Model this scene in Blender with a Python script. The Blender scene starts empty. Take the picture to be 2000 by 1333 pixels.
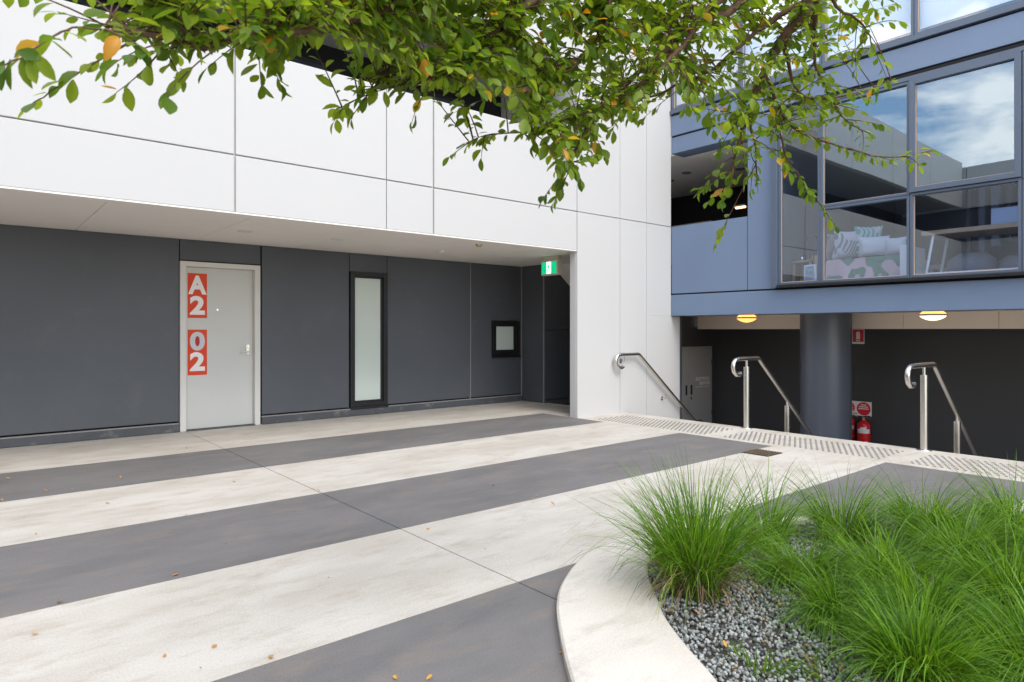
import bpy, math, random
import numpy as np
from mathutils import Vector, Matrix

random.seed(7)
rng = np.random.default_rng(7)
S = bpy.context.scene
COL = S.collection
R = math.radians

# ------------------------------------------------------------------ camera
HC = 1.28                       # eye height; the long white wall runs along +X, +Y goes away from it
cam_d = bpy.data.cameras.new('camera')
cam = bpy.data.objects.new('camera', cam_d)
COL.objects.link(cam)
cam.location = (0, 0, HC)
cam.rotation_euler = (R(90), 0, -R(40.03))
cam_d.sensor_width = 36
cam_d.lens = 36 * 1279.5 / 2000
cam_d.shift_y = -21.5 / 2000
cam_d.clip_start = .05
cam_d.clip_end = 2000
cam_d.dof.use_dof = True
cam_d.dof.focus_distance = 8.5
cam_d.dof.aperture_fstop = 8
S.camera = cam

# ------------------------------------------------------------------ sky, sun, exposure
SUN_EL, SUN_AZ = R(50), R(195)          # azimuth measured from +Y towards +X
SKY_STRENGTH = .15
w = bpy.data.worlds.new('World'); S.world = w; w.use_nodes = True
nt = w.node_tree; nt.nodes.clear()
out = nt.nodes.new('ShaderNodeOutputWorld'); bg = nt.nodes.new('ShaderNodeBackground')
sky = nt.nodes.new('ShaderNodeTexSky'); sky.sky_type = 'NISHITA'; sky.sun_disc = False
sky.sun_elevation = SUN_EL; sky.sun_rotation = SUN_AZ
sky.dust_density = .3; sky.air_density = 1.25; sky.ozone_density = 2.0
tc = nt.nodes.new('ShaderNodeTexCoord'); mp = nt.nodes.new('ShaderNodeMapping')
mp.inputs['Scale'].default_value = (1.3, 1.3, 3.2); mp.inputs['Location'].default_value = (3.3, 1.2, .4)
nz = nt.nodes.new('ShaderNodeTexNoise'); nz.inputs['Scale'].default_value = 2.6
nz.inputs['Detail'].default_value = 7; nz.inputs['Roughness'].default_value = .56
rp = nt.nodes.new('ShaderNodeValToRGB')
rp.color_ramp.elements[0].position = .45; rp.color_ramp.elements[1].position = .56
mx = nt.nodes.new('ShaderNodeMixRGB'); mx.inputs[2].default_value = (9.7, 9.25, 8.9, 1)
nt.links.new(tc.outputs['Generated'], mp.inputs[0]); nt.links.new(mp.outputs[0], nz.inputs['Vector'])
nt.links.new(nz.outputs['Fac'], rp.inputs[0]); nt.links.new(rp.outputs[0], mx.inputs[0])
nt.links.new(sky.outputs[0], mx.inputs[1]); nt.links.new(mx.outputs[0], bg.inputs[0])
bg.inputs[1].default_value = SKY_STRENGTH
nt.links.new(bg.outputs[0], out.inputs[0])

sun_d = bpy.data.lights.new('sun', 'SUN'); sun = bpy.data.objects.new('sun', sun_d); COL.objects.link(sun)
sun_d.energy = 1.05; sun_d.angle = R(35); sun_d.color = (1, .95, .87)
sd = Vector((math.sin(SUN_AZ) * math.cos(SUN_EL), math.cos(SUN_AZ) * math.cos(SUN_EL), math.sin(SUN_EL)))
sun.rotation_euler = sd.to_track_quat('Z', 'Y').to_euler()
sun.location = (0, 0, 20)
S.view_settings.view_transform = 'Standard'; S.view_settings.look = 'None'
S.view_settings.gamma = 1; S.view_settings.use_curve_mapping = False
S.view_settings.exposure = 1.19
S.render.engine = 'CYCLES'
S.cycles.max_bounces = 8; S.cycles.diffuse_bounces = 5; S.cycles.glossy_bounces = 4
S.cycles.transmission_bounces = 6; S.cycles.transparent_max_bounces = 12
S.cycles.use_denoising = True
S.cycles.sample_clamp_indirect = 6

# ------------------------------------------------------------------ materials
def nodes(name):
    m = bpy.data.materials.new(name); m.use_nodes = True
    return m, m.node_tree, m.node_tree.nodes['Principled BSDF']

def paint(name, col, rough=.6, var=.06, scale=1.2, bump=.02, bscale=60, spec=.4, metal=0, grime=None, gscale=3, gpos=(.55, .75), gamt=.5, coat=0, specks=None):
    """base colour with slow variation, optional grime patches and fine relief"""
    m, t, b = nodes(name)
    L = t.links
    tcn = t.nodes.new('ShaderNodeTexCoord')
    n1 = t.nodes.new('ShaderNodeTexNoise'); n1.inputs['Scale'].default_value = scale; n1.inputs['Detail'].default_value = 6
    L.new(tcn.outputs['Object'], n1.inputs['Vector'])
    r1 = t.nodes.new('ShaderNodeMapRange'); r1.inputs[3].default_value = 1 - var * 2; r1.inputs[4].default_value = 1 + var * 2
    L.new(n1.outputs['Fac'], r1.inputs[0])
    mul = t.nodes.new('ShaderNodeVectorMath'); mul.operation = 'SCALE'
    mul.inputs[0].default_value = col[:3]
    L.new(r1.outputs[0], mul.inputs['Scale'])
    c = mul.outputs[0]
    if grime:
        n2 = t.nodes.new('ShaderNodeTexNoise'); n2.inputs['Scale'].default_value = gscale; n2.inputs['Detail'].default_value = 8
        n2.inputs['Roughness'].default_value = .65
        L.new(tcn.outputs['Object'], n2.inputs['Vector'])
        r2 = t.nodes.new('ShaderNodeMapRange'); r2.inputs[1].default_value = gpos[0]; r2.inputs[2].default_value = gpos[1]
        r2.inputs[4].default_value = gamt
        L.new(n2.outputs['Fac'], r2.inputs[0])
        mg = t.nodes.new('ShaderNodeMixRGB'); mg.inputs[2].default_value = (*grime, 1)
        L.new(r2.outputs[0], mg.inputs[0]); L.new(c, mg.inputs[1]); c = mg.outputs[0]
    if specks:      # a few small chips and dust marks
        v = t.nodes.new('ShaderNodeTexVoronoi'); v.inputs['Scale'].default_value = 2.6
        ns = t.nodes.new('ShaderNodeTexNoise'); ns.inputs['Scale'].default_value = 40
        L.new(tcn.outputs['Object'], v.inputs['Vector']); L.new(tcn.outputs['Object'], ns.inputs['Vector'])
        th = t.nodes.new('ShaderNodeMath'); th.operation = 'MULTIPLY'; th.inputs[1].default_value = .030; L.new(ns.outputs['Fac'], th.inputs[0])
        lt = t.nodes.new('ShaderNodeMath'); lt.operation = 'LESS_THAN'; L.new(v.outputs['Distance'], lt.inputs[0]); L.new(th.outputs[0], lt.inputs[1])
        ms = t.nodes.new('ShaderNodeMixRGB'); ms.inputs[2].default_value = (*specks, 1)
        L.new(lt.outputs[0], ms.inputs[0]); L.new(c, ms.inputs[1]); c = ms.outputs[0]
    L.new(c, b.inputs['Base Color'])
    b.inputs['Roughness'].default_value = rough; b.inputs['Metallic'].default_value = metal
    b.inputs['Specular IOR Level'].default_value = spec
    if coat: b.inputs['Coat Weight'].default_value = coat
    if bump:
        n3 = t.nodes.new('ShaderNodeTexNoise'); n3.inputs['Scale'].default_value = bscale; n3.inputs['Detail'].default_value = 4
        L.new(tcn.outputs['Object'], n3.inputs['Vector'])
        bp = t.nodes.new('ShaderNodeBump'); bp.inputs['Strength'].default_value = bump * 10; bp.inputs['Distance'].default_value = .004
        L.new(n3.outputs['Fac'], bp.inputs['Height']); L.new(bp.outputs[0], b.inputs['Normal'])
    return m

def concrete(name, c1, c2, dark, speck=(.1, .08, .06), rough=.75, warm=None):
    """trowelled slab: broad blotches stretched along X, small stains and specks"""
    m, t, b = nodes(name); L = t.links
    tcn = t.nodes.new('ShaderNodeTexCoord')
    mpp = t.nodes.new('ShaderNodeMapping'); mpp.inputs['Scale'].default_value = (.55, 1.3, 1)
    geo = t.nodes.new('ShaderNodeNewGeometry')
    L.new(geo.outputs['Position'], mpp.inputs[0])
    n1 = t.nodes.new('ShaderNodeTexNoise'); n1.inputs['Scale'].default_value = 1.6; n1.inputs['Detail'].default_value = 9; n1.inputs['Roughness'].default_value = .62
    L.new(mpp.outputs[0], n1.inputs['Vector'])
    r1 = t.nodes.new('ShaderNodeValToRGB'); r1.color_ramp.elements[0].position = .38; r1.color_ramp.elements[1].position = .60
    r1.color_ramp.elements[0].color = (*c1, 1); r1.color_ramp.elements[1].color = (*c2, 1)
    L.new(n1.outputs['Fac'], r1.inputs[0])
    n2 = t.nodes.new('ShaderNodeTexNoise'); n2.inputs['Scale'].default_value = 4.5; n2.inputs['Detail'].default_value = 10; n2.inputs['Roughness'].default_value = .7
    L.new(mpp.outputs[0], n2.inputs['Vector'])
    r2 = t.nodes.new('ShaderNodeMapRange'); r2.inputs[1].default_value = .50; r2.inputs[2].default_value = .72; r2.inputs[4].default_value = .9
    L.new(n2.outputs['Fac'], r2.inputs[0])
    m2 = t.nodes.new('ShaderNodeMixRGB'); m2.inputs[2].default_value = (*dark, 1)
    L.new(r2.outputs[0], m2.inputs[0]); L.new(r1.outputs[0], m2.inputs[1])
    v = t.nodes.new('ShaderNodeTexVoronoi'); v.inputs['Scale'].default_value = 5.5
    L.new(geo.outputs['Position'], v.inputs['Vector'])
    r3 = t.nodes.new('ShaderNodeMapRange'); r3.inputs[1].default_value = .03; r3.inputs[2].default_value = .05; r3.inputs[3].default_value = .75; r3.inputs[4].default_value = 0
    L.new(v.outputs['Distance'], r3.inputs[0])
    wn = t.nodes.new('ShaderNodeMath'); wn.operation = 'GREATER_THAN'; wn.inputs[1].default_value = .62
    sp = t.nodes.new('ShaderNodeSeparateColor'); L.new(v.outputs['Color'], sp.inputs[0]); L.new(sp.outputs[0], wn.inputs[0])
    ml = t.nodes.new('ShaderNodeMath'); ml.operation = 'MULTIPLY'; L.new(wn.outputs[0], ml.inputs[0]); L.new(r3.outputs[0], ml.inputs[1])
    m3 = t.nodes.new('ShaderNodeMixRGB'); m3.inputs[2].default_value = (*speck, 1)
    L.new(ml.outputs[0], m3.inputs[0]); L.new(m2.outputs[0], m3.inputs[1])
    n4 = t.nodes.new('ShaderNodeTexNoise'); n4.inputs['Scale'].default_value = 110; n4.inputs['Detail'].default_value = 4; n4.inputs['Roughness'].default_value = .75
    L.new(geo.outputs['Position'], n4.inputs['Vector'])
    m4 = t.nodes.new('ShaderNodeMixRGB'); m4.blend_type = 'OVERLAY'; m4.inputs[0].default_value = .42
    L.new(m3.outputs[0], m4.inputs[1]); L.new(n4.outputs['Fac'], m4.inputs[2])
    # fine cracks and water marks
    v2 = t.nodes.new('ShaderNodeTexVoronoi'); v2.feature = 'DISTANCE_TO_EDGE'; v2.inputs['Scale'].default_value = .55
    nd = t.nodes.new('ShaderNodeTexNoise'); nd.inputs['Scale'].default_value = 2.2; nd.inputs['Detail'].default_value = 6
    L.new(geo.outputs['Position'], nd.inputs['Vector'])
    ap = t.nodes.new('ShaderNodeMixRGB'); ap.blend_type = 'ADD'; ap.inputs[0].default_value = .45
    L.new(geo.outputs['Position'], ap.inputs[1]); L.new(nd.outputs['Color'], ap.inputs[2]); L.new(ap.outputs[0], v2.inputs['Vector'])
    rc = t.nodes.new('ShaderNodeMapRange'); rc.inputs[1].default_value = .0; rc.inputs[2].default_value = .006; rc.inputs[3].default_value = .15; rc.inputs[4].default_value = 0
    L.new(v2.outputs['Distance'], rc.inputs[0])
    cm = t.nodes.new('ShaderNodeMath'); cm.operation = 'MULTIPLY'; L.new(rc.outputs[0], cm.inputs[0]); L.new(n1.outputs['Fac'], cm.inputs[1])
    m5 = t.nodes.new('ShaderNodeMixRGB'); m5.inputs[2].default_value = (*[q * .45 for q in dark], 1); L.new(cm.outputs[0], m5.inputs[0]); L.new(m4.outputs[0], m5.inputs[1]); m4 = m5
    L.new(m4.outputs[0], b.inputs['Base Color'])
    b.inputs['Roughness'].default_value = rough; b.inputs['Specular IOR Level'].default_value = .35
    bp = t.nodes.new('ShaderNodeBump'); bp.inputs['Strength'].default_value = .25; bp.inputs['Distance'].default_value = .004
    L.new(n2.outputs['Fac'], bp.inputs['Height']); L.new(bp.outputs[0], b.inputs['Normal'])
    return m

def glass(name, refl=.3, tint=(.7, .78, .85), gcol=(1, 1, 1), rough=.0):
    m = bpy.data.materials.new(name); m.use_nodes = True; t = m.node_tree; t.nodes.clear()
    o = t.nodes.new('ShaderNodeOutputMaterial'); mixn = t.nodes.new('ShaderNodeMixShader')
    g = t.nodes.new('ShaderNodeBsdfGlossy'); g.inputs['Roughness'].default_value = rough; g.inputs['Color'].default_value = (*gcol, 1)
    tr = t.nodes.new('ShaderNodeBsdfTransparent'); tr.inputs['Color'].default_value = (*tint, 1)
    lw = t.nodes.new('ShaderNodeFresnel'); lw.inputs['IOR'].default_value = 1.5
    ad = t.nodes.new('ShaderNodeMath'); ad.operation = 'ADD'; ad.use_clamp = True; ad.inputs[1].default_value = refl
    gb = t.nodes.new('ShaderNodeNewGeometry'); fm = t.nodes.new('ShaderNodeMath'); fm.operation = 'SUBTRACT'; fm.inputs[0].default_value = 1
    t.links.new(gb.outputs['Backfacing'], fm.inputs[1])          # coating on the outer face of the pane only
    ml = t.nodes.new('ShaderNodeMath'); ml.operation = 'MULTIPLY'
    t.links.new(lw.outputs[0], ad.inputs[0]); t.links.new(ad.outputs[0], ml.inputs[0]); t.links.new(fm.outputs[0], ml.inputs[1]); t.links.new(ml.outputs[0], mixn.inputs[0])
    # very slight waviness, as float glass has
    tcn = t.nodes.new('ShaderNodeTexCoord'); n = t.nodes.new('ShaderNodeTexNoise'); n.inputs['Scale'].default_value = 1.1
    n.inputs['Detail'].default_value = 0
    bp = t.nodes.new('ShaderNodeBump'); bp.inputs['Strength'].default_value = .07; bp.inputs['Distance'].default_value = .02
    t.links.new(tcn.outputs['Object'], n.inputs['Vector']); t.links.new(n.outputs['Fac'], bp.inputs['Height'])
    t.links.new(bp.outputs[0], g.inputs['Normal'])
    t.links.new(tr.outputs[0], mixn.inputs[1]); t.links.new(g.outputs[0], mixn.inputs[2]); t.links.new(mixn.outputs[0], o.inputs[0])
    return m

def emis(name, col, s):
    m, t, b = nodes(name)
    b.inputs['Base Color'].default_value = (*col, 1)
    b.inputs['Emission Color'].default_value = (*col, 1); b.inputs['Emission Strength'].default_value = s
    b.inputs['Roughness'].default_value = .3
    return m

def leafmat(name, c1, c2, trans=.35, rough=.42, obj_rand=False):
    m = bpy.data.materials.new(name); m.use_nodes = True; t = m.node_tree; t.nodes.clear(); L = t.links
    o = t.nodes.new('ShaderNodeOutputMaterial'); b = t.nodes.new('ShaderNodeBsdfPrincipled'); tr = t.nodes.new('ShaderNodeBsdfTranslucent')
    geo = t.nodes.new('ShaderNodeNewGeometry'); rp_ = t.nodes.new('ShaderNodeValToRGB')
    rp_.color_ramp.elements[0].color = (*c1, 1); rp_.color_ramp.elements[1].color = (*c2, 1)
    if obj_rand:
        oi = t.nodes.new('ShaderNodeObjectInfo'); L.new(oi.outputs['Random'], rp_.inputs[0])
    else:
        L.new(geo.outputs['Random Per Island'], rp_.inputs[0])
    L.new(rp_.outputs[0], b.inputs['Base Color'])
    b.inputs['Roughness'].default_value = rough; b.inputs['Specular IOR Level'].default_value = .35
    hs = t.nodes.new('ShaderNodeHueSaturation'); hs.inputs['Value'].default_value = 2.1; hs.inputs['Hue'].default_value = .485
    hs.inputs['Saturation'].default_value = 1.05
    L.new(rp_.outputs[0], hs.inputs['Color']); L.new(hs.outputs[0], tr.inputs[0])
    mi = t.nodes.new('ShaderNodeMixShader'); mi.inputs[0].default_value = trans
    L.new(b.outputs[0], mi.inputs[1]); L.new(tr.outputs[0], mi.inputs[2]); L.new(mi.outputs[0], o.inputs[0])
    return m

M = dict(
    white=paint('white_render', (.545, .537, .525), .75, .012, .6, .03, 90, .25, grime=(.62, .60, .57), gscale=1.3, gpos=(.62, .85), gamt=.25),
    white_back=paint('joint_sealant', (.54, .53, .51), .8),
    soffit=paint('soffit_paint', (.88, .83, .77), .8, .02, .8, .01, 40, .2),
    charcoal=paint('charcoal_wall_paint', (.090, .097, .110), .50, .09, .9, .02, 70, .45, grime=(.17, .165, .16), gscale=3.5, gpos=(.56, .85), gamt=.35, specks=(.34, .33, .31)),
    caulk=paint('pale_caulk', (.30, .29, .28), .8, .15, 30, .03, 60),
    hob=paint('hob_concrete', (.085, .09, .10), .7, .15, 4, .05, 30, grime=(.28, .25, .22), gscale=7, gpos=(.55, .72), gamt=.7),
    blue=paint('blue_grey_panel_paint', (.148, .204, .306), .45, .07, .8, .015, 50, .45, grime=(.24, .28, .34), gscale=4, gpos=(.66, .85), gamt=.3),
    frame=paint('window_frame_powdercoat', (.085, .112, .160), .4, .04, 3, 0, spec=.5, grime=(.3, .33, .37), gscale=14, gpos=(.70, .80), gamt=.5),
    black=paint('black_frame', (.013, .013, .015), .35, .04, 3, 0, spec=.5),
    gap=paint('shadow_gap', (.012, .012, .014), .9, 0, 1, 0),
    bead=paint('glazing_bead', (.52, .38, .30), .5, .05, 9, 0),
    pale=concrete('pale_concrete', (.465, .425, .365), (.555, .52, .465), (.385, .335, .265), (.10, .08, .06)),
    dark=concrete('charcoal_concrete', (.134, .129, .127), (.172, .163, .158), (.215, .182, .155), (.03, .028, .026)),
    kerbc=concrete('kerb_concrete', (.53, .48, .42), (.61, .57, .51), (.42, .38, .32), (.2, .18, .14)),
    under=paint('joint_dirt', (.13, .10, .07), .9, .2, 9),
    soil=paint('dark_soil', (.05, .042, .035), .95, .2, 12, .08, 40),
    asphalt=paint('far_ground', (.12, .12, .12), .9, .1, .3),
    door=paint('door_paint', (.62, .615, .58), .5, .025, 1.5, .008, 40, .4, grime=(.34, .33, .31), gscale=5, gpos=(.66, .82), gamt=.3),
    dframe=paint('door_frame_paint', (.70, .675, .63), .5, .02, 2, 0),
    orange=paint('orange_sign_vinyl', (.74, .062, .014), .6, .02, 5, 0),
    darkred=paint('dark_red_vinyl', (.42, .012, .012), .4, 0, 5, 0),
    lettering=paint('white_vinyl_lettering', (.86, .83, .81), .4, .01, 5, 0),
    lettering2=paint('grey_vinyl_lettering', (.60, .60, .62), .4, .01, 5, 0),
    chrome=paint('satin_chrome', (.62, .62, .62), .22, .03, 8, 0, metal=1),
    steel=paint('brushed_stainless', (.68, .655, .62), .27, .04, 6, .004, 200, metal=1),
    studs=paint('tactile_studs', (.19, .18, .165), .5, .2, 20, 0),
    frost=paint('frosted_glass', (.66, .72, .66), .08, .02, 1, 0, spec=.6, coat=.3),
    glass=glass('reflective_glass', .23, (.60, .68, .78), (.74, .89, 1)), glass_low=glass('clear_glass', .12, (.85, .90, .97), (.88, .95, 1)), glass_hi=glass('upper_reflective_glass', .20, (.96, .98, 1)),
    colm=paint('column_paint', (.085, .098, .125), .34, .06, 1.4, .01, 60, .5),
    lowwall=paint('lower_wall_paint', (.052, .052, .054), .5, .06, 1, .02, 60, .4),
    cream=paint('cream_soffit_panel', (.78, .69, .60), .7, .02, 2, 0),
    grey_cab=paint('cabinet_paint', (.30, .285, .27), .5, .02, 2, 0),
    cab_text=paint('pale_print', (.62, .60, .58), .5, 0, 2, 0),
    red=paint('extinguisher_red', (.62, .015, .02), .25, .03, 6, 0, spec=.5),
    signred=paint('sign_red', (.62, .02, .035), .4, .02, 6, 0),
    signwhite=paint('sign_white', (.74, .72, .70), .4, .01, 6, 0),
    brass=paint('brass_valve', (.55, .43, .22), .35, .05, 6, 0, metal=1),
    amber=emis('lamp_amber', (1, .46, .10), .95), lampwhite=emis('lamp_white', (1, .74, .42), 1.35),
    warmled=emis('warm_strip_lamp', (1, .55, .25), 2.2),
    exitgreen=emis('exit_green', (.0, .33, .13), .75), exitwhite=emis('exit_white', (.78, .95, .9), .8),
    exitcase=paint('exit_case', (.60, .56, .46), .45, .02, 5, 0),
    lampglass=paint('downlight_glass', (.75, .72, .66), .3, 0, 5, 0),
    bark=paint('bark', (.105, .060, .040), .8, .3, 25, .08, 90, .2),
    leaf=leafmat('green_leaf', (.055, .120, .010), (.190, .265, .022), .50),
    leaf_o=leafmat('green_leaf_single', (.050, .115, .010), (.190, .265, .022), .50, obj_rand=True),
    yleaf=leafmat('yellow_leaf', (.50, .24, .02), (.52, .36, .04), .3, obj_rand=False),
    yleaf_o=leafmat('yellow_leaf_single', (.50, .22, .02), (.52, .36, .05), .3, obj_rand=True),
    grass=leafmat('grass_blade', (.022, .090, .006), (.180, .340, .026), .35, .42),
    straw=leafmat('dry_grass_blade', (.13, .085, .05), (.36, .27, .15), .2, .7),
    fallen=leafmat('fallen_leaf', (.55, .30, .05), (.40, .20, .07), .1, .7, obj_rand=True),
    gravel=None, wood=None,
)
def gravelmat():
    m, t, b = nodes('gravel_stone'); L = t.links
    geo = t.nodes.new('ShaderNodeNewGeometry'); r = t.nodes.new('ShaderNodeValToRGB')
    r.color_ramp.elements[0].color = (.07, .08, .08, 1); r.color_ramp.elements[1].color = (.42, .44, .42, 1)
    L.new(geo.outputs['Random Per Island'], r.inputs[0]); L.new(r.outputs[0], b.inputs['Base Color']); b.inputs['Roughness'].default_value = .8
    return m
M['gravel'] = gravelmat()
M['ceil2'] = paint('grey_balcony_soffit', (.34, .34, .35), .8, .02, 1, 0)
M['wood'] = paint('pale_timber', (.42, .30, .20), .5, .12, 6, .01, 40)
M['pinkfab'] = paint('pink_fabric', (.60, .42, .46), .85, .04, 6, .03, 120, .1)
M['greenfab'] = paint('leaf_print', (.07, .20, .15), .85, .04, 6, .03, 120, .1)
def printfab(name, base, ink, sc, lo=.48):
    m, t, b = nodes(name); L = t.links
    tcn = t.nodes.new('ShaderNodeTexCoord'); wv = t.nodes.new('ShaderNodeTexWave'); wv.inputs['Scale'].default_value = sc; wv.inputs['Distortion'].default_value = 5; wv.inputs['Detail'].default_value = 1; wv.inputs['Detail Scale'].default_value = .6
    n = t.nodes.new('ShaderNodeTexNoise'); n.inputs['Scale'].default_value = sc * .55; n.inputs['Detail'].default_value = 1
    L.new(tcn.outputs['Object'], wv.inputs['Vector']); L.new(tcn.outputs['Object'], n.inputs['Vector'])
    a = t.nodes.new('ShaderNodeMapRange'); a.inputs[1].default_value = .45; a.inputs[2].default_value = .55
    c = t.nodes.new('ShaderNodeMapRange'); c.inputs[1].default_value = lo; c.inputs[2].default_value = lo + .03
    L.new(wv.outputs['Fac'], a.inputs[0]); L.new(n.outputs['Fac'], c.inputs[0])
    q = t.nodes.new('ShaderNodeMath'); q.operation = 'MULTIPLY'; L.new(a.outputs[0], q.inputs[0]); L.new(c.outputs[0], q.inputs[1])
    mg = t.nodes.new('ShaderNodeMixRGB'); mg.inputs[1].default_value = (*base, 1); mg.inputs[2].default_value = (*ink, 1)
    L.new(q.outputs[0], mg.inputs[0]); L.new(mg.outputs[0], b.inputs['Base Color']); b.inputs['Roughness'].default_value = .85
    return m
M['palmpink'] = printfab('pink_palm_fabric', (.60, .42, .46), (.07, .20, .15), 6)
M['palmteal'] = printfab('teal_palm_fabric', (.62, .66, .66), (.08, .40, .38), 9, .42)
M['palmgrey'] = printfab('grey_palm_fabric', (.64, .60, .64), (.22, .24, .28), 9, .46)
M['palmbrown'] = printfab('brown_palm_fabric', (.40, .34, .32), (.16, .26, .22), 9, .5)
M['tealfab'] = paint('teal_print', (.12, .42, .40), .85, .08, 16, .03, 120, .1)
M['whitefab'] = paint('white_fabric', (.66, .68, .72), .85, .04, 6, .03, 120, .1)
M['greyfab'] = paint('grey_fabric', (.20, .21, .26), .9, .08, 9, .05, 120, .1)
M['brownfab'] = paint('brown_upholstery', (.20, .15, .12), .85, .08, 9, .03, 80, .1)
M['mirror'] = paint('mirror_face', (.55, .58, .6), .08, 0, 2, 0, metal=1)
M['roomwall'] = paint('room_wall', (.13, .14, .16), .8, .02, 2, 0)
M['roomfloor'] = paint('room_floor', (.16, .12, .10), .5, .1, 3, 0)
M['whitelac'] = paint('white_lacquer', (.72, .74, .78), .35, .01, 3, 0)
M['picture'] = paint('picture_print', (.30, .38, .48), .4, .5, 14, 0)
M['blind'] = paint('roller_blind', (.82, .84, .86), .85, .01, 3, 0)
M['amberglass'] = paint('amber_bottle', (.5, .16, .04), .15, .1, 9, 0)
M['bluebox'] = paint('pale_blue_box', (.36, .45, .62), .5, .02, 3, 0)

# ------------------------------------------------------------------ mesh helpers
class MB:
    def __init__(self): self.v = []; self.f = []; self.m = []; self.sm = []
    def add(self, vs, fs, mi=0, smooth=False):
        n = len(self.v); self.v += [tuple(p) for p in vs]
        self.f += [tuple(i + n for i in f) for f in fs]; self.m += [mi] * len(fs); self.sm += [smooth] * len(fs); return self
    def box(self, x0, x1, y0, y1, z0, z1, mi=0):
        vs = [(x, y, z) for z in (z0, z1) for y in (y0, y1) for x in (x0, x1)]
        return self.add(vs, [(0, 2, 3, 1), (4, 5, 7, 6), (0, 1, 5, 4), (2, 6, 7, 3), (0, 4, 6, 2), (1, 3, 7, 5)], mi)
    def prism(self, pts, ax, a0, a1, mi=0, smooth=False):
        """polygon pts (2D) extruded along axis ax from a0 to a1"""
        def q(p, a):
            l = list(p); l.insert(ax, a); return tuple(l)
        n = len(pts)
        vs = [q(p, a0) for p in pts] + [q(p, a1) for p in pts]
        fs = [tuple(range(n))[::-1], tuple(range(n, 2 * n))] + [(i, (i + 1) % n, n + (i + 1) % n, n + i) for i in range(n)]
        return self.add(vs, fs, mi, smooth)
    def tube(self, pts, r, n=12, mi=0, cap=True):
        pts = [Vector(p) for p in pts]; rs = r if isinstance(r, (list, tuple)) else [r] * len(pts)
        vs = []; fs = []
        up = Vector((0, 0, 1))
        t0 = (pts[1] - pts[0]).normalized()
        nrm = t0.cross(up)
        if nrm.length < 1e-3: nrm = t0.cross(Vector((1, 0, 0)))
        nrm.normalize()
        for i, p in enumerate(pts):
            t = ((pts[min(i + 1, len(pts) - 1)] - pts[max(i - 1, 0)])).normalized()
            nrm = (nrm - t * nrm.dot(t)).normalized(); bn = t.cross(nrm)
            for k in range(n):
                a = 2 * math.pi * k / n
                vs.append(p + (nrm * math.cos(a) + bn * math.sin(a)) * rs[i])
        for i in range(len(pts) - 1):
            for k in range(n):
                fs.append((i * n + k, i * n + (k + 1) % n, (i + 1) * n + (k + 1) % n, (i + 1) * n + k))
        self.add(vs, fs, mi, True)
        if cap:
            self.add(vs[:n], [tuple(range(n))[::-1]], mi); self.add(vs[-n:], [tuple(range(n))], mi)
        return self
    def lathe(self, prof, c, n=24, mi=0, smooth=True):
        """prof [(r,z)] around vertical axis at c"""
        vs = []; fs = []
        for r, z in prof:
            for k in range(n):
                a = 2 * math.pi * k / n; vs.append((c[0] + r * math.cos(a), c[1] + r * math.sin(a), c[2] + z))
        for i in range(len(prof) - 1):
            for k in range(n):
                fs.append((i * n + k, i * n + (k + 1) % n, (i + 1) * n + (k + 1) % n, (i + 1) * n + k))
        return self.add(vs, fs, mi, smooth)
    def build(self, name, mats, parent=None, bevel=0, seg=2):
        me = bpy.data.meshes.new(name)
        off = root_loc(parent) if parent else Vector((0, 0, 0))
        me.from_pydata([(p[0] - off[0], p[1] - off[1], p[2] - off[2]) for p in self.v], [], self.f)
        if not isinstance(mats, (list, tuple)): mats = [mats]
        for m in mats: me.materials.append(m)
        me.polygons.foreach_set('material_index', self.m)
        me.polygons.foreach_set('use_smooth', self.sm)
        me.update()
        o = bpy.data.objects.new(name, me); COL.objects.link(o)
        if parent: o.parent = parent
        if bevel:
            md = o.modifiers.new('bevel', 'BEVEL'); md.width = bevel; md.segments = seg; md.limit_method = 'ANGLE'; md.angle_limit = R(40)
        return o

def root_loc(o):
    l = Vector((0, 0, 0))
    while o: l += o.location; o = o.parent
    return l

def tag(o, label=None, cat=None, group=None, kind=None):
    if label: o['label'] = label
    if cat: o['category'] = cat
    if group: o['group'] = group
    if kind: o['kind'] = kind
    return o

def thing(name, loc, label, cat, group=None, kind=None):
    o = bpy.data.objects.new(name, None); COL.objects.link(o); o.location = loc; o.empty_display_size = .1
    return tag(o, label, cat, group, kind)

def box(name, b, mat, parent=None, bevel=0, seg=2):
    return MB().box(*b).build(name, mat, parent, bevel, seg)

def text_mb(s, size, offset=.0, align='LEFT', extrude=.0, spacing=1.0):
    """lettering as mesh vertices in the XY plane (x right, y up)"""
    cu = bpy.data.curves.new('lettering', 'FONT'); cu.body = s; cu.size = size; cu.offset = offset; cu.align_x = align
    cu.space_line = spacing; cu.resolution_u = 6
    o = bpy.data.objects.new('lettering', cu); COL.objects.link(o)
    dg = bpy.context.evaluated_depsgraph_get(); me = bpy.data.meshes.new_from_object(o.evaluated_get(dg))
    vs = [tuple(v.co) for v in me.vertices]; fs = [tuple(p.vertices) for p in me.polygons]
    bpy.data.objects.remove(o); bpy.data.curves.remove(cu); bpy.data.meshes.remove(me)
    return vs, fs

def at(px, py, t):
    """point seen at photograph pixel (px, py) at depth t metres from the eye"""
    a = (px - 1000) / 1279.5; b = (645 - py) / 1279.5
    return Vector(((a * .7657 + .6433) * t, (-a * .6433 + .7657) * t, HC + b * t))

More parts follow.
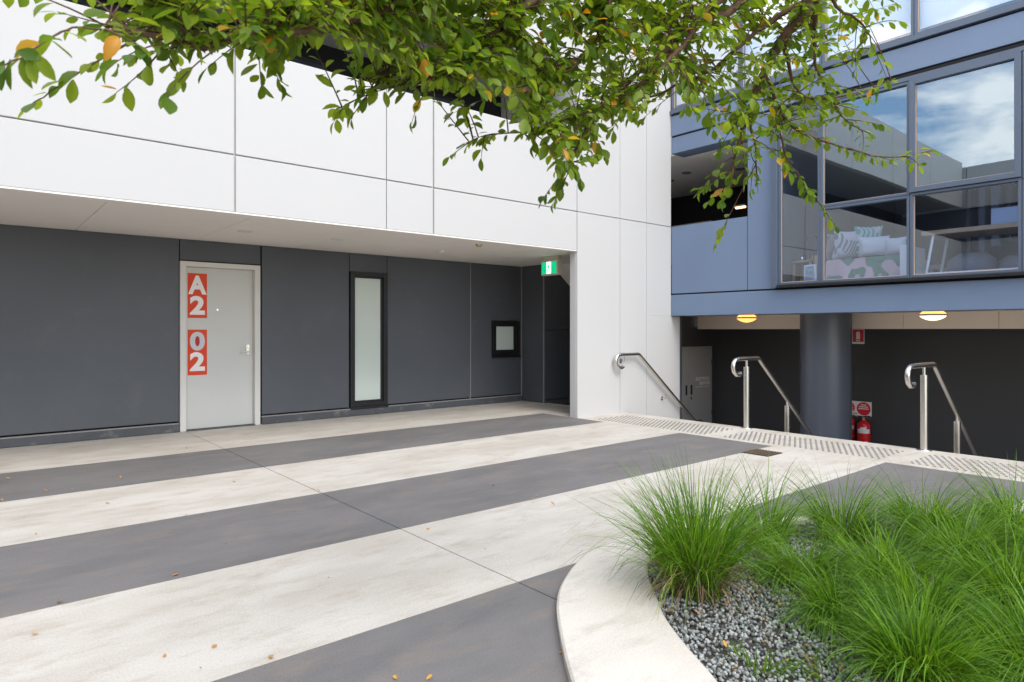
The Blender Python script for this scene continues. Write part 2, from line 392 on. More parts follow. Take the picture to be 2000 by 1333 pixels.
# ================================================================== GROUND
XE = 7.9          # edge of the courtyard, where the stairs go down
ZL = -1.19        # lower level
tag(box('ground', (-400, 400, -400, 400, ZL - .6, ZL - .02), M['asphalt']), kind='structure')
tag(box('lower_floor', (XE - .1, 14, -9, 12, ZL - .018, ZL), M['dark']), kind='structure')
court = tag(MB().box(-30, XE - .01, -30, 9.02, ZL - .015, -.012).build('courtyard', M['under']), kind='structure')
BANDS = [9.02, 7.41, 6.172, 4.905, 3.69, 2.53, 1.30, .07, -1.17, -2.4, -3.6]
JX = [-14, -8.7, -3.3, 2.162, XE]
g = .0015
for i in range(len(BANDS) - 1):
    y1, y0 = BANDS[i], BANDS[i + 1]
    darkb = i % 2 == 1
    for k in range(len(JX) - 1):
        x0, x1 = JX[k], JX[k + 1]
        if darkb and x1 == XE:
            box('dark_concrete_slab', (x0 + .004, 6.85 - g, y0 + g, y1 - g, -.06, 0), M['dark'], court)
            box('pale_concrete_slab', (6.85 + g, XE, y0 + g, y1 - g, -.06, 0), M['pale'], court)
        else:
            box('dark_concrete_slab' if darkb else 'pale_concrete_slab', (x0 + .004, x1 - (.004 if x1 < XE else 0), y0 + g, y1 - g, -.06, 0), M['dark' if darkb else 'pale'], court)
box('pale_concrete_slab', (-30, XE, -30, BANDS[-1] - .01, -.06, 0), M['pale'], court)
# stairs down to the lower level
st = tag(MB().build('stairs', M['pale']), kind='structure')
for k in range(7):
    z = -.17 * (k + 1)
    if z > ZL + .01:
        box('stair_step', (XE + .002 + .25 * k, XE + .25 * (k + 1), -3.5, 6.66, ZL, z), M['pale'], st, .006)
# inner stairs behind the white wall
for k in range(6):
    box('stair_step', (XE + .002 + .25 * k, XE + .25 * (k + 1), 6.86, 8.38, ZL, -.17 * (k + 1)), M['pale'], st, .006)

# tactile studs: each pad one joined part
def pad(y0, y1, x0=6.985, x1=7.60):
    mb = MB(); nx = 11; dx = (x1 - x0) / (nx - 1); ny = int(round((y1 - y0) / dx)); n = 8
    for i in range(nx):
        for j in range(ny):
            cx, cy = x0 + i * dx, y0 + (j + .5 * (i % 2)) * (y1 - y0) / ny
            vs = []; 
            for r, z in ((.0150, .0006), (.010, .0055)):
                vs += [(cx + r * math.cos(2 * math.pi * k / n), cy + r * math.sin(2 * math.pi * k / n), z) for k in range(n)]
            fs = [(k, (k + 1) % n, n + (k + 1) % n, n + k) for k in range(n)] + [tuple(range(n, 2 * n))]
            mb.add(vs, fs)
    o = mb.build('tactile_studs', M['studs'], court); o['kind'] = 'stuff'
for a in ((4.64, 6.44), (2.64, 4.42), (.62, 2.40), (-1.4, .36)): pad(*a)
pad(7.15, 8.25, 7.15, 7.70)
# drain grate
dr = thing('drain_grate', (6.38, 3.55, 0), 'small square brown metal drain grate set in the pale concrete beside a dark stripe', 'drain')
box('grate_tray', (6.225, 6.535, 3.40, 3.70, .0005, .0025), M['gap'], dr)
M['rust'] = paint('rusty_grate', (.14, .10, .065), .6, .2, 20, .03, 60, metal=.3)
for k in range(9):
    box('grate_bar', (6.232, 6.528, 3.412 + .0325 * k, 3.428 + .0325 * k, .003, .009), M['rust'], dr)

# ================================================================== WHITE BUILDING
YF, YD = 6.68, 9.02       # white face, set-back dark wall
A = thing('apartment_building', (2.0, YF, 0), 'white panelled building overhanging a charcoal wall with a grey numbered door', 'building')
# backing just behind the panels so joints read as recesses
MB().box(-6, 6.84, YF + .03, YF + .16, 2.445, 4.05).build('wall_core', M['white_back'], A)
def panel(x0, x1, z0, z1, name='wall_panel', y0=YF, y1=YF + .03, mat='white', bev=.006):
    return box(name, (x0, x1, y0, y1, z0, z1), M[mat], A, bev)
xs = [-6, -3.2, -.35, 2.057, 3.733, 4.373, 6.846]; gw = [.005, .005, .005, .008, .005, .010, .004]
for k in range(len(xs) - 1):
    panel(xs[k] + gw[k], xs[k + 1] - gw[k + 1], 2.44, 2.996)
    panel(xs[k] + gw[k], xs[k + 1] - gw[k + 1], 3.008, 4.07)
box('parapet_coping', (-6, 6.84, YF + .03, YF + .2, 4.05, 4.075), M['white'], A)
# tower beside the stairs
MB().box(6.87, 9.32, YF + .03, YF + .14, -1.2, 1.5).box(6.87, 9.08, YF + .03, YF + .14, 1.5, 8.4).build('wall_core', M['white_back'], A)
tx = [6.85, 7.794, 8.443, 9.33]
for k in range(3):
    zb = -.005 if k == 0 else -1.19
    if k == 2:
        box('wall_panel', (tx[k] + .004, 9.33, YF, YF + .03, zb, 1.51), M['white'], A, .004)
        box('wall_panel', (tx[k] + .004, 9.086, YF, YF + .03, 1.51, 2.998), M['white'], A, .004)
        box('wall_panel', (tx[k] + .004, 9.086, YF, YF + .03, 3.008, 6.0), M['white'], A, .004)
        box('wall_panel', (tx[k] + .004, 9.086, YF, YF + .03, 6.01, 8.4), M['white'], A, .004)
    else:
        for z0, z1 in ((zb, 2.998), (3.008, 6.0), (6.01, 8.4)):
            box('wall_panel', (tx[k] + .004, tx[k + 1] - .004, YF, YF + .03, z0, z1), M['white'], A, .004)
box('wall_panel', (6.85, 6.87, YF + .03, YF + .15, -.005, 2.43), M['white'], A, .003)      # end of the tower wall
box('tower_end', (9.30, 9.33, YF + .03, YF + .3, -1.19, 1.5), M['white'], A)
box('tower_wall', (6.87, 6.9, YF + .16, 9.0, 2.6, 8.4), M['white'], A)
# soffit panels with fine joints
sx = [-6, -3.9, -2.0, -.3, 1.0, 2.27, 3.56, 4.9, 6.3, 9.3]
for k in range(len(sx) - 1):
    box('soffit_panel', (sx[k] + .003, sx[k + 1] - .003, YF + .165, YD + .1, 2.43, 2.46), M['soffit'], A, .002)
box('soffit_edge', (-6, 6.84, YF + .002, YF + .16, 2.425, 2.439), M['soffit'], A)
box('soffit_core', (-6, 9.3, YF + .16, YD + .2, 2.461, 2.55), M['white_back'], A)
# sloping underside of the inner stair
MB().prism([(7.95, 2.428), (9.3, 1.35), (9.3, 2.428)], 1, 6.84, 8.38).build('stair_underside', M['soffit'], A)
# set-back charcoal wall: panels, hob, caulked joints
box('wall_core', (-6, 2.10, YD + .02, YD + .2, 0, 2.43), M['gap'], A)
box('wall_core', (3.10, 4.41, YD + .02, YD + .2, 0, 2.43), M['gap'], A)
box('wall_core', (5.03, 7.9, YD + .05, YD + .2, 0, 2.43), M['gap'], A)
box('wall_core', (4.41, 5.03, YD + .02, YD + .2, 2.141, 2.43), M['gap'], A)
box('wall_core', (2.10, 3.10, YD + .02, YD + .2, 2.16, 2.43), M['gap'], A)
def dp(x0, x1, z0, z1): return box('wall_panel', (x0, x1, YD - .015, YD + .02, z0, z1), M['charcoal'], A, .004)
for x0, x1 in ((-6, -3.4), (-3.392, -.9), (-.892, 2.093)): dp(x0, x1, .13, 2.428)
dp(2.103, 3.105, 2.165, 2.428)
dp(3.125, 4.405, .13, 2.428); dp(4.413, 5.035, 2.15, 2.428)
dp(5.043, 6.635, .13, 2.428)
for b in ((6.655, 7.10, .13, 2.428), (7.725, 7.775, .13, 2.428), (7.10, 7.725, .13, .80), (7.10, 7.725, 1.445, 2.428)): dp(*b)
box('caulk_joint', (6.635, 6.655, YD - .005, YD + .02, .10, 2.428), M['caulk'], A)
for x0, x1 in ((-6, 2.09), (3.11, 7.775)):
    box('wall_hob', (x0, x1, YD - .065, YD + .02, 0, .098), M['hob'], A, .012)
    box('caulk_joint', (x0, x1, YD - .045, YD - .012, .0985, .112), M['caulk'], A)
# return wall and recess at the right end
MB().box(7.79, 7.86, 8.42, YD, 0, 2.428).build('wall_panel', M['charcoal'], A, .003)
box('caulk_joint', (7.776, 7.79, YD - .03, YD - .016, 0, 2.428), M['caulk'], A)
box('caulk_joint', (7.782, 7.796, 8.405, 8.42, -.0, 2.428), M['caulk'], A)
for z0, z1 in ((.06, 1.272), (1.284, 2.428)): box('wall_panel', (7.80, 9.6, 8.40, 8.44, z0, z1), M['charcoal'], A, .003)
box('wall_panel', (7.80, 9.6, 8.40, 8.44, ZL, .045), M['charcoal'], A, .003)
box('wall_core', (7.9, 9.6, 8.445, 8.5, ZL, 2.43), M['caulk'], A)
box('tower_wall', (9.6, 9.7, 6.9, 8.5, ZL, 2.43), M['charcoal'], A)
# upper balcony behind the parapet
box('balcony_floor', (-6, 6.86, YF + .2, 8.6, 2.56, 2.9), M['soffit'], A)
box('balcony_back_wall', (-6, 6.86, 8.45, 8.6, 2.9, 5.15), M['gap'], A)
box('balcony_ceiling', (-6, 6.86, YF + .16, 8.6, 5.15, 5.25), M['ceil2'], A)
fx = [-6, -3.2, -.35, 2.057, 4.373, 6.86]
for k in range(len(fx) - 1):
    box('fascia_panel', (fx[k] + .01, fx[k + 1] - .01, YF, YF + .15, 5.1, 6.55), M['white'], A, .006)
for k in range(5):
    x = -4.6 + 2.3 * k
    wn = MB().box(x, x + 1.5, 8.42, 8.45, 2.95, 4.9).build('balcony_window', M['black'], A)
    box('pane', (x + .06, x + 1.44, 8.41, 8.42, 3.0, 4.84), M['glass'], wn)

# ---- door
D = box('door', (2.175, 3.02, YD + .035, YD + .075, .012, 2.085), M['door'], A, .003)
fr = MB()
fr.box(2.10, 2.172, YD - .045, YD + .10, 0, 2.15).box(3.022, 3.094, YD - .045, YD + .10, 0, 2.15).box(2.172, 3.022, YD - .045, YD + .10, 2.088, 2.15)
fr.build('door_frame', M['dframe'], D, .003)
box('door_sill', (2.172, 3.022, YD - .07, YD + .1, .001, .010), M['hob'], D)
def sign_plate(z0, z1, chars):
    X0, X1, YS = 2.205, 2.437, YD + .0335
    mb = MB().box(X0, X1, YS, YD + .035, z0, z1, 0)
    h = (z1 - z0)
    for k, (ch, mi) in enumerate(chars):
        vs, fs = text_mb(ch, .38, .016)
        x = [v[0] for v in vs]; y = [v[1] for v in vs]; sx_ = {'A': .222, '0': .180}.get(ch, .182) / (max(x) - min(x)); sy = .242 / (max(y) - min(y))
        zc = z1 - .028 - .262 * k - .242
        xc = (X0 + X1) / 2
        mb.add([(xc + (v[0] - (min(x) + max(x)) / 2) * sx_, YS - .0012, zc + (v[1] - min(y)) * sy) for v in vs], [f for f in fs], mi)
        if ch == '0':
            pts = [(xc + .034 * math.cos(a), zc + .121 + .072 * math.sin(a)) for a in np.linspace(0, 2 * math.pi, 25)[:-1]]
            mb.add([(p[0], YS - .0006, p[1]) for p in pts], [tuple(range(24))], 3)
    return mb.build('number_sign', [M['orange'], M['lettering'], M['lettering2'], M['darkred']], D)
sign_plate(1.435, 2.008, [('A', 1), ('2', 1)])
sign_plate(.70, 1.285, [('0', 2), ('2', 1)])
hd = MB().box(2.93, 2.97, YD + .02, YD + .035, .955, 1.05)
hd.tube([(2.95, YD + .03, .985), (2.95, YD - .02, .985)], .011).tube([(2.955, YD - .018, .985), (2.90, YD - .02, .987), (2.835, YD - .014, .983)], [.011, .010, .008])
hd.build('handle', M['chrome'], D)
MB().tube([(2.95, YD + .04, 1.06), (2.95, YD + .018, 1.06)], .026, 18).tube([(2.95, YD + .018, 1.06), (2.95, YD + .008, 1.06)], .014, 12).build('lock', M['chrome'], D)
MB().tube([(2.565, YD + .04, 1.545), (2.565, YD + .03, 1.545)], .012, 14).build('peephole', M['chrome'], D)

# ---- slim and small frosted windows
def fwin(x0, x1, z0, z1, fw, sill):
    mb = MB(); y0, y1 = YD - .05, YD + .06
    mb.box(x0, x0 + fw, y0, y1, z0, z1).box(x1 - fw * 1.25, x1, y0, y1, z0, z1)
    mb.box(x0 + fw, x1 - fw * 1.25, y0, y1, z1 - fw, z1).box(x0 + fw, x1 - fw * 1.25, y0, y1, z0, z0 + fw * 1.1)
    i = fw * .55
    mb.box(x0 + fw, x0 + fw + i, y0 + .03, y1, z0 + fw, z1 - fw).box(x1 - fw * 1.25 - i, x1 - fw * 1.25, y0 + .03, y1, z0 + fw, z1 - fw)
    mb.box(x0 + fw + i, x1 - fw * 1.25 - i, y0 + .03, y1, z1 - fw - i, z1 - fw).box(x0 + fw + i, x1 - fw * 1.25 - i, y0 + .03, y1, z0 + fw * 1.1, z0 + fw * 1.1 + i)
    W = mb.build('window', M['black'], A, .003)
    box('pane', (x0 + fw, x1 - fw * 1.2, y0 + .055, y0 + .07, z0 + fw, z1 - fw), M['frost'], W)
    box('sill', (x0 - sill, x1 + sill, YD - .075, YD + .03, z0 - .03, z0 - .002), M['black'], W, .004)
fwin(4.415, 5.033, .13, 2.147, .055, 0)
fwin(7.105, 7.722, .825, 1.44, .062, .01)

# ================================================================== BLUE-GREY BUILDING
XB = 9.09
Bd = thing('apartment_building', (XB, 1.5, 0), 'blue-grey building raised on a round column, with big reflecting windows', 'building')
def bb(name, x0, x1, y0, y1, z0, z1, mat='blue', bev=.006): return box(name, (x0, x1, y0, y1, z0, z1), M[mat], Bd, bev)
YS_ = -5.2
bb('beam', XB - .01, 9.45, YS_, YF - .002, 1.515, 1.862)
bb('shadow_gap', XB + .02, 9.4, YS_, YF - .002, 1.862, 1.885, 'gap', 0)
bb('balustrade_panel', XB + .005, XB + .14, 5.298, YF - .002, 1.885, 3.0)
bb('wall_panel', XB, XB + .35, 4.86, 5.288, 1.885, 4.49)
bb('balustrade_panel', XB + .03, XB + .12, 5.288, 5.298, 1.885, 3.0, 'frame', 0)
bb('fascia_panel', XB + .004, XB + .35, 5.29, YF - .002, 4.222, 4.49)
bb('shadow_gap', XB + .02, 9.4, YS_, YF - .002, 4.49, 4.515, 'gap', 0)
bb('fascia_panel', XB - .015, 9.45, YS_, YF - .002, 4.515, 4.845)
bb('shadow_gap', XB + .03, 9.4, YS_, YF - .002, 4.845, 4.87, 'gap', 0)
bb('fascia_panel', XB, 9.45, YS_, YF - .002, 7.3, 8.4)
bb('slab', 9.45, 14, YS_, 9.5, 4.38, 4.86, 'soffit', 0)
bb('roof', XB + .1, 14, YS_, 9.5, 8.2, 8.35, 'soffit', 0)
# balcony recess
bb('balcony_ceiling', XB + .15, 14, 4.9, 9.5, 4.23, 4.37, 'soffit', 0)
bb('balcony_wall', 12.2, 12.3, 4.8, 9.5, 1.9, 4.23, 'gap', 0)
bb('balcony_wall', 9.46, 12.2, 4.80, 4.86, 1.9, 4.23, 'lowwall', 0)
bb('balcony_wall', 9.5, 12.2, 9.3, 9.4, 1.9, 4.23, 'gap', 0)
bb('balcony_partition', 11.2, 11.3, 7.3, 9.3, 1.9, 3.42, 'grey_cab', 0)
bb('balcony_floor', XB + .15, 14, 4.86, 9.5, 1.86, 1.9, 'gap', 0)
# window bays
def bead(W, y0, y1, z0, z1, x):
    b = .009
    MB().box(x, x + .01, y0, y1, z0, z0 + b).box(x, x + .01, y0, y0 + b * .6, z0 + b, z1).box(x, x + .01, y1 - b, y1, z0 + b, z1).build('glazing_bead', M['bead'], W)
def bay(y0, y1, z0, z1, gl='glass', sash=False, name='window', xo=0, blind=False):
    """frame ring + glass; the sash version stands proud and is heavier"""
    x = XB - .055 + xo if not sash else XB - .085
    fw = .032 if not sash else .062
    mb = MB()
    mb.box(x, x + .10, y0, y0 + fw, z0, z1).box(x, x + .10, y1 - fw, y1, z0, z1)
    mb.box(x, x + .10, y0 + fw, y1 - fw, z0, z0 + fw).box(x, x + .10, y0 + fw, y1 - fw, z1 - fw, z1)
    W = mb.build(name, M['frame'], Bd, .003)
    box('pane', (x + .045, x + .053, y0 + fw * .8, y1 - fw * .8, z0 + fw * .8, z1 - fw * .8), M[gl], W)
    bead(W, y0 + fw, y1 - fw, z0 + fw, z1 - fw, x + .033)
    if blind: box('blind', (x + .12, x + .125, y0 + .02, y1 - .02, z0 + .11, z1), M['blind'], W)
    return W
# surround: jamb, sill track, head
bb('window_jamb', XB - .09, XB + .1, 4.78, 4.856, 1.888, 4.40, 'frame', .004)
bb('window_sill', XB - .105, XB + .1, YS_, 4.78, 1.888, 1.925, 'black', .004)
bb('window_head', XB - .06, XB + .1, YS_, 4.78, 4.385, 4.44, 'frame', .004)
bb('window_head', XB - .03, XB + .1, YS_, 4.78, 4.44, 4.488, 'gap', 0)
bay(4.175, 4.778, 1.93, 4.38, 'glass_low')
e = [4.172, 3.058, 1.93, .80, -.33, -1.46, -2.59, -3.72, -4.85]
for k in range(len(e) - 1):
    y1, y0 = e[k], e[k + 1] + .006
    if k % 2 == 0:
        bay(y0, y1, 2.965, 4.38); bay(y0, y1, 1.93, 2.96, 'glass_low')
    else:
        bay(y0, y1, 2.985, 4.38, sash=True); bay(y0, y1, 1.93, 2.98, 'glass_low')
u = [6.66, 5.40, 4.16, 3.02, 1.88, .74, -.4, -1.54, -2.68, -3.82, -4.96]
bb('window_sill', XB - .05, XB + .1, YS_, YF - .004, 4.872, 4.93, 'frame', .004)
for k in range(len(u) - 1):
    bay(u[k + 1] + .006, u[k], 4.935, 7.29, 'glass_hi', blind=True, xo=.03)
# rooms: floor, walls
bb('room_floor', 9.46, 14, YS_, 4.80, 1.88, 1.915, 'roomfloor', 0)
bb('room_wall', 13.4, 13.5, YS_, 4.80, 1.915, 4.38, 'roomwall', 0)
bb('room_wall', 9.2, 13.4, 4.792, 4.798, 1.915, 4.38, 'roomwall', 0)
bb('room_wall', 9.2, 13.4, -1.5, -1.4, 1.915, 4.38, 'roomwall', 0)
bb('room_wall', 9.46, 14, YS_, YS_ + .05, 1.9, 8.2, 'roomwall', 0)
bb('room_wall', 13.4, 13.5, YS_, 9.5, 4.87, 8.2, 'roomwall', 0)
bb('room_wall', 9.3, 14, 9.4, 9.5, 4.87, 8.2, 'roomwall', 0)
bb('beam_core', 9.452, 9.46, YS_, 4.80, 1.52, 1.9, 'gap', 0)
# undercroft
bb('underside', 9.452, 10.7, YS_, 8.5, 1.535, 1.62, 'cream', 0)
yb = [7.26, 4.93, 3.71, 2.54, 1.1, -.2, -1.5, -2.8, -4.1, YS_]
for k in range(len(yb) - 1):
    bb('bulkhead_panel', 10.7, 10.74, yb[k + 1] + .003, yb[k] - .003, 1.296, 1.535, 'cream', 0)
bb('underside', 10.74, 14, YS_, 8.5, 1.30, 1.34, 'lowwall', 0)
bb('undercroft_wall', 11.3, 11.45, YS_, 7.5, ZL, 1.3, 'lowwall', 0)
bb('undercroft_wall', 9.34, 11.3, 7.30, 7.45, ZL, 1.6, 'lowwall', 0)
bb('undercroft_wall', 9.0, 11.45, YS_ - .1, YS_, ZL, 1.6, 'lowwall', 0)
MB().lathe([(.364, ZL), (.364, 1.53)], (10.25, 4.648, 0), 64).build('column', M['colm'], Bd)

# electrical cabinet against the undercroft wall
cab = thing('electrical_cabinet', (10.4, 7.28, ZL), 'tall grey electrical cabinet with double doors lettered ELECTRICAL SERVICES', 'cabinet')
MB().box(9.40, 11.18, 7.26, 7.30, ZL, .965).build('cabinet_frame', M['grey_cab'], cab, .004)
for x0, x1 in ((9.74, 10.395), (10.40, 11.14)):
    dd = box('cabinet_door', (x0, x1, 7.245, 7.262, ZL + .03, .925), M['grey_cab'], cab, .003)
    hx = x1 - .085 if x0 < 10 else x0 + .07
    box('handle', (hx - .015, hx + .015, 7.225, 7.245, .07, .25), M['gap'], dd, .003)
    if x0 > 10:
        MB().box(hx - .012, hx + .012, 7.235, 7.245, -.02, .025).build('lock', M['gap'], dd)
        for s_, z, sz in (('ELECTRICAL', .325, .082), ('SERVICES', .24, .082)):
            vs, fs = text_mb(s_, sz, .0035, 'RIGHT')
            MB().add([(11.07 + v[0], 7.2435, z + v[1]) for v in vs], fs).build('lettering', M['cab_text'], dd)
        box('printed_line', (10.62, 11.07, 7.2432, 7.2445, .195, .205), M['cab_text'], dd)
        for z in (.62, -.35): box('hinge', (11.13, 11.15, 7.235, 7.26, z, z + .09), M['chrome'], dd)

# west wing seen mirrored in the glass
Wg = thing('apartment_building', (-6.5, 0, 0), 'white fronted wing across the courtyard, seen only mirrored in the glass', 'building')
def wb(name, x0, x1, y0, y1, z0, z1, mat, bev=0): return box(name, (x0, x1, y0, y1, z0, z1), M[mat], Wg, bev)
wb('wall_core', -6.6, -6.2, -9, 9.2, -.01, 6.4, 'charcoal')
yy = [9.2, 6.6, 4.0, 1.4, -1.2, -3.8, -6.4, -9]
for k in range(len(yy) - 1):
    wb('fascia_panel', -6.2, -6.1, yy[k + 1] + .01, yy[k] - .01, 5.1, 6.42, 'white', .006)
    wb('parapet_panel', -6.2, -6.1, yy[k + 1] + .01, yy[k] - .01, 2.44, 4.07, 'white', .006)
for k in range(6):
    y = -7.6 + 2.6 * k
    q = box('window', (-6.2, -6.15, y, y + 1.4, .1, 2.2), M['black'], Wg)
    box('pane', (-6.15, -6.145, y + .06, y + 1.34, .16, 2.14), M['glass'], q)

# ================================================================== FITTINGS
def rail_pts(y, x0=7.62):
    """curl, level run, slope, level run, small return"""
    z = .905
    pts = [(x0 + .175, y, z - .185), (x0 + .135, y, z - .205), (x0 + .075, y, z - .20), (x0 + .02, y, z - .16), (x0, y, z - .10), (x0 + .015, y, z - .045), (x0 + .06, y, z - .01), (x0 + .12, y, z)]
    pts += [(x0 + .3, y, z), (8.12, y, z), (8.155, y, z - .012), (8.19, y, z - .04)]
    k = (.905 + .29) / (9.66 - 8.15)
    pts += [(8.6, y, z - .04 - k * .41), (9.2, y, z - .04 - k * 1.01), (9.61, y, z - .04 - k * 1.42), (9.66, y, -.285), (9.71, y, -.296), (9.76, y, -.298), (9.82, y, -.298), (9.855, y, -.315), (9.868, y, -.36), (9.86, y, -.42), (9.83, y, -.44)]
    return pts
def railing(y, label, posts=True, x0=7.62):
    t = thing('handrail', (7.85, y, 0), label, 'handrail', 'stainless handrails of the stairs')
    MB().tube(rail_pts(y, x0), .027, 14).build('rail', M['steel'], t)
    if posts:
        for px_, zb, zt in ((7.85, 0, .80), (8.92, -.85, .215)):
            p = MB().tube([(px_, y, zb + .006), (px_, y, zt)], .037, 20).tube([(px_, y, zt), (px_, y, zt + .09)], .016, 12).build('post', M['steel'], t)
            MB().lathe([(.0, .008), (.072, .008), (.075, .001)], (px_, y, zb), 24).build('base_plate', M['steel'], p)
    else:
        for px_, pz in ((7.80, .80), (8.83, .155)):
            b_ = MB().tube([(px_, YF - .001, pz), (px_, YF - .009, pz)], .032, 18).tube([(px_, YF - .008, pz), (px_, y - .0, pz), (px_ + .0, y, pz + .075)], .007, 8)
            b_.build('bracket', M['steel'], t)
    return t
railing(6.60, 'stainless handrail fixed to the white wall by two round brackets', False, 7.60)
railing(4.58, 'free-standing stainless handrail in front of the dark round column', True, 7.53)
railing(2.52, 'free-standing stainless handrail nearest the grass, right of the red extinguishers', True, 7.38)

# exit sign
ex = thing('exit_sign', (7.0, 7.42, 2.43), 'green and white running-man exit sign hanging under the white soffit', 'exit sign')
MB().box(6.98, 7.09, 7.23, 7.60, 2.13, 2.375).box(7.0, 7.08, 7.25, 7.58, 2.375, 2.43).build('case', M['exitcase'], ex, .012, 3)
fp = box('face', (6.972, 6.98, 7.255, 7.575, 2.155, 2.335), M['exitgreen'], ex, .002)
mb = MB().box(6.969, 6.972, 7.365, 7.465, 2.155, 2.335, 0)
def limb(p, r):   # y runs to the left when seen from the courtyard
    q = [(6.9675, 7.465 - a, 2.155 + b) for a, b in p]
    for i in range(len(q) - 1):
        a, b = Vector(q[i]), Vector(q[i + 1]); d = (b - a).normalized(); n_ = Vector((0, -d.z, d.y)) * r
        mb.add([a + n_, b + n_, b - n_, a - n_], [(0, 1, 2, 3)], 1)
limb([(.045, .13), (.05, .085)], .014); limb([(.05, .085), (.075, .05), (.07, .01)], .007); limb([(.05, .09), (.03, .05), (.005, .045)], .007)
limb([(.045, .125), (.075, .11), (.09, .09)], .005); limb([(.045, .125), (.02, .115), (.012, .085)], .005)
hc_ = [(6.9675, 7.465 - .043 + .013 * math.cos(a), 2.155 + .155 + .013 * math.sin(a)) for a in np.linspace(0, 2 * math.pi, 13)[:-1]]
mb.add(hc_, [tuple(range(12))], 1)
mb.build('pictogram', [M['exitwhite'], M['exitgreen']], fp)

# ceiling fittings under the soffit
for x, y, kind in ((2.527, 7.835, 'd'), (3.656, 7.786, 'd'), (6.558, 7.931, 'd'), (5.294, 6.993, 's'), (5.323, 7.927, 'm')):
    if kind == 'd':
        lab = {2.527: 'round recessed downlight in the soffit right of the door head', 3.656: 'round recessed downlight in the soffit before the slim window', 6.558: 'round recessed downlight in the soffit nearest the green exit sign'}[x]
        t = thing('downlight', (x, y, 2.43), lab, 'ceiling light', 'round downlights in the soffit')
        MB().lathe([(.085, 0), (.082, -.008), (.062, -.008), (.058, 0)], (x, y, 2.43), 24).build('trim_ring', M['signwhite'], t)
        MB().lathe([(.058, -.002), (.0, -.003)], (x, y, 2.43), 24).build('lens', M['lampglass'], t)
    else:
        t = thing('smoke_detector', (x, y, 2.43), 'white domed smoke detector hanging below the soffit' if kind == 'm' else 'small brown sprinkler rose set in the soffit near its edge', 'smoke detector' if kind == 'm' else 'sprinkler')
        if kind == 's': t.name = 'sprinkler_head'
        r = .055 if kind == 'm' else .045
        MB().lathe([(r, 0), (r, -.018), (r * .8, -.034), (0, -.038)], (x, y, 2.43), 20).build('cover', M['signwhite' if kind == 'm' else 'brass'], t)
        MB().lathe([(r * 1.35, 0), (r * 1.3, -.006), (r, -.007)], (x, y, 2.43), 20).build('base', M['signwhite'], t)

# lit oyster lamps of the undercroft
for (x, y, lab) in ((9.60, 5.60, 'lit amber oyster lamp under the beam, left of the column'), (9.60, 2.98, 'lit pale oyster lamp under the beam, right of the column')):
    t = thing('oyster_lamp', (x, y, 1.535), lab, 'lamp', 'oyster lamps under the blue-grey beam')
    MB().lathe([(.0, 0), (.10, 0), (.15, -.045)], (x, y, 1.533), 28).build('upper_shade', M['amber'], t)
    MB().lathe([(.15, -.045), (.163, -.05), (.163, -.068), (.15, -.072)], (x, y, 1.533), 28).build('metal_band', M['exitcase'], t)
    MB().lathe([(.15, -.072), (.12, -.098), (.07, -.122), (0, -.135)], (x, y, 1.533), 28).build('lower_shade', M['lampwhite' if y < 4 else 'amber'], t)
t = thing('strip_lamp', (11.9, 6.9, 3.9), 'small warm strip lamp glowing in the dark balcony recess', 'lamp')
box('lamp_tube', (11.68, 11.73, 6.86, 7.06, 3.67, 3.70), M['warmled'], t)
box('lamp_case', (11.66, 11.75, 6.84, 7.08, 3.70, 3.73), M['signwhite'], t)
for x, y in ((10.4, 7.3), (10.9, 6.5), (10.7, 7.9)):
    t = thing('downlight', (x, y, 4.23), 'unlit round downlight in the pale ceiling of the balcony recess', 'ceiling light', 'downlights of the balcony recess')
    MB().lathe([(.09, 0), (.085, -.012), (0, -.012)], (x, y, 4.23), 20).build('trim_ring', M['greyfab'], t)

# extinguishers and their signs, on the wall behind the column
def exting(x, y, z, r, h, label):
    t = thing('fire_extinguisher', (x, y, z), label, 'fire extinguisher', 'red fire extinguishers')
    MB().lathe([(0, 0), (r * .9, 0), (r, .02), (r, h - r * .8), (r * .85, h - r * .35), (r * .4, h), (r * .22, h + .01)], (x, y, z), 28).build('body', M['red'], t)
    MB().tube([(x, y, z + h), (x, y, z + h + .05)], r * .2, 10).build('valve', M['brass'], t)
    l_ = MB()
    for dz, dy in ((.045, -.13), (.075, -.115)):
        l_.tube([(x - .01, y + .02, z + h + dz - .01), (x - .02, y + dy * .5, z + h + dz + .012), (x - .025, y + dy, z + h + dz - (.02 if dz < .05 else -.005))], .007, 8)
    l_.build('lever', M['chrome'], t)
    def band(z0, z1, a0, a1, mat, name):
        n = 10; rr = r + .0015; vs = []
        for zz in (z0, z1):
            for k in range(n + 1):
                a = a0 + (a1 - a0) * k / n; vs.append((x + rr * math.cos(a), y + rr * math.sin(a), z + zz))
        MB().add(vs, [(k, k + 1, n + 2 + k, n + 1 + k) for k in range(n)], 0, True).build(name, M[mat], t)
    c0 = math.pi + .4
    band(h * .60, h * .74, c0 - 1.0, c0 + 1.0, 'signwhite', 'label_band')
    band(h * .74, h * .80, c0 - .55, c0 + .35, 'signwhite', 'label_band')
    band(h * .30, h * .36, c0 - 1.0, c0 + 1.0, 'greyfab' if r < .07 else 'signred', 'label_band')
    band(h * .12, h * .34, c0 - .75, c0 - .2, 'greyfab' if r > .07 else 'red', 'label_band')
    band(h * .10, h * .34, c0 + .1, c0 + .6, 'signwhite' if r > .07 else 'red', 'label_band')
    MB().tube([(x + .02, y + r * .4, z + h + .02), (x - .02, y + r * 1.1, z + h - .03), (x - .02, y + r * 1.25, z + h * .5), (x - .01, y + r * 1.1, z + h * .25)], .008, 8).build('hose', M['gap'], t)
exting(11.16, 4.451, -.672, .098, .488, 'larger red fire extinguisher at right, with a broad white label')
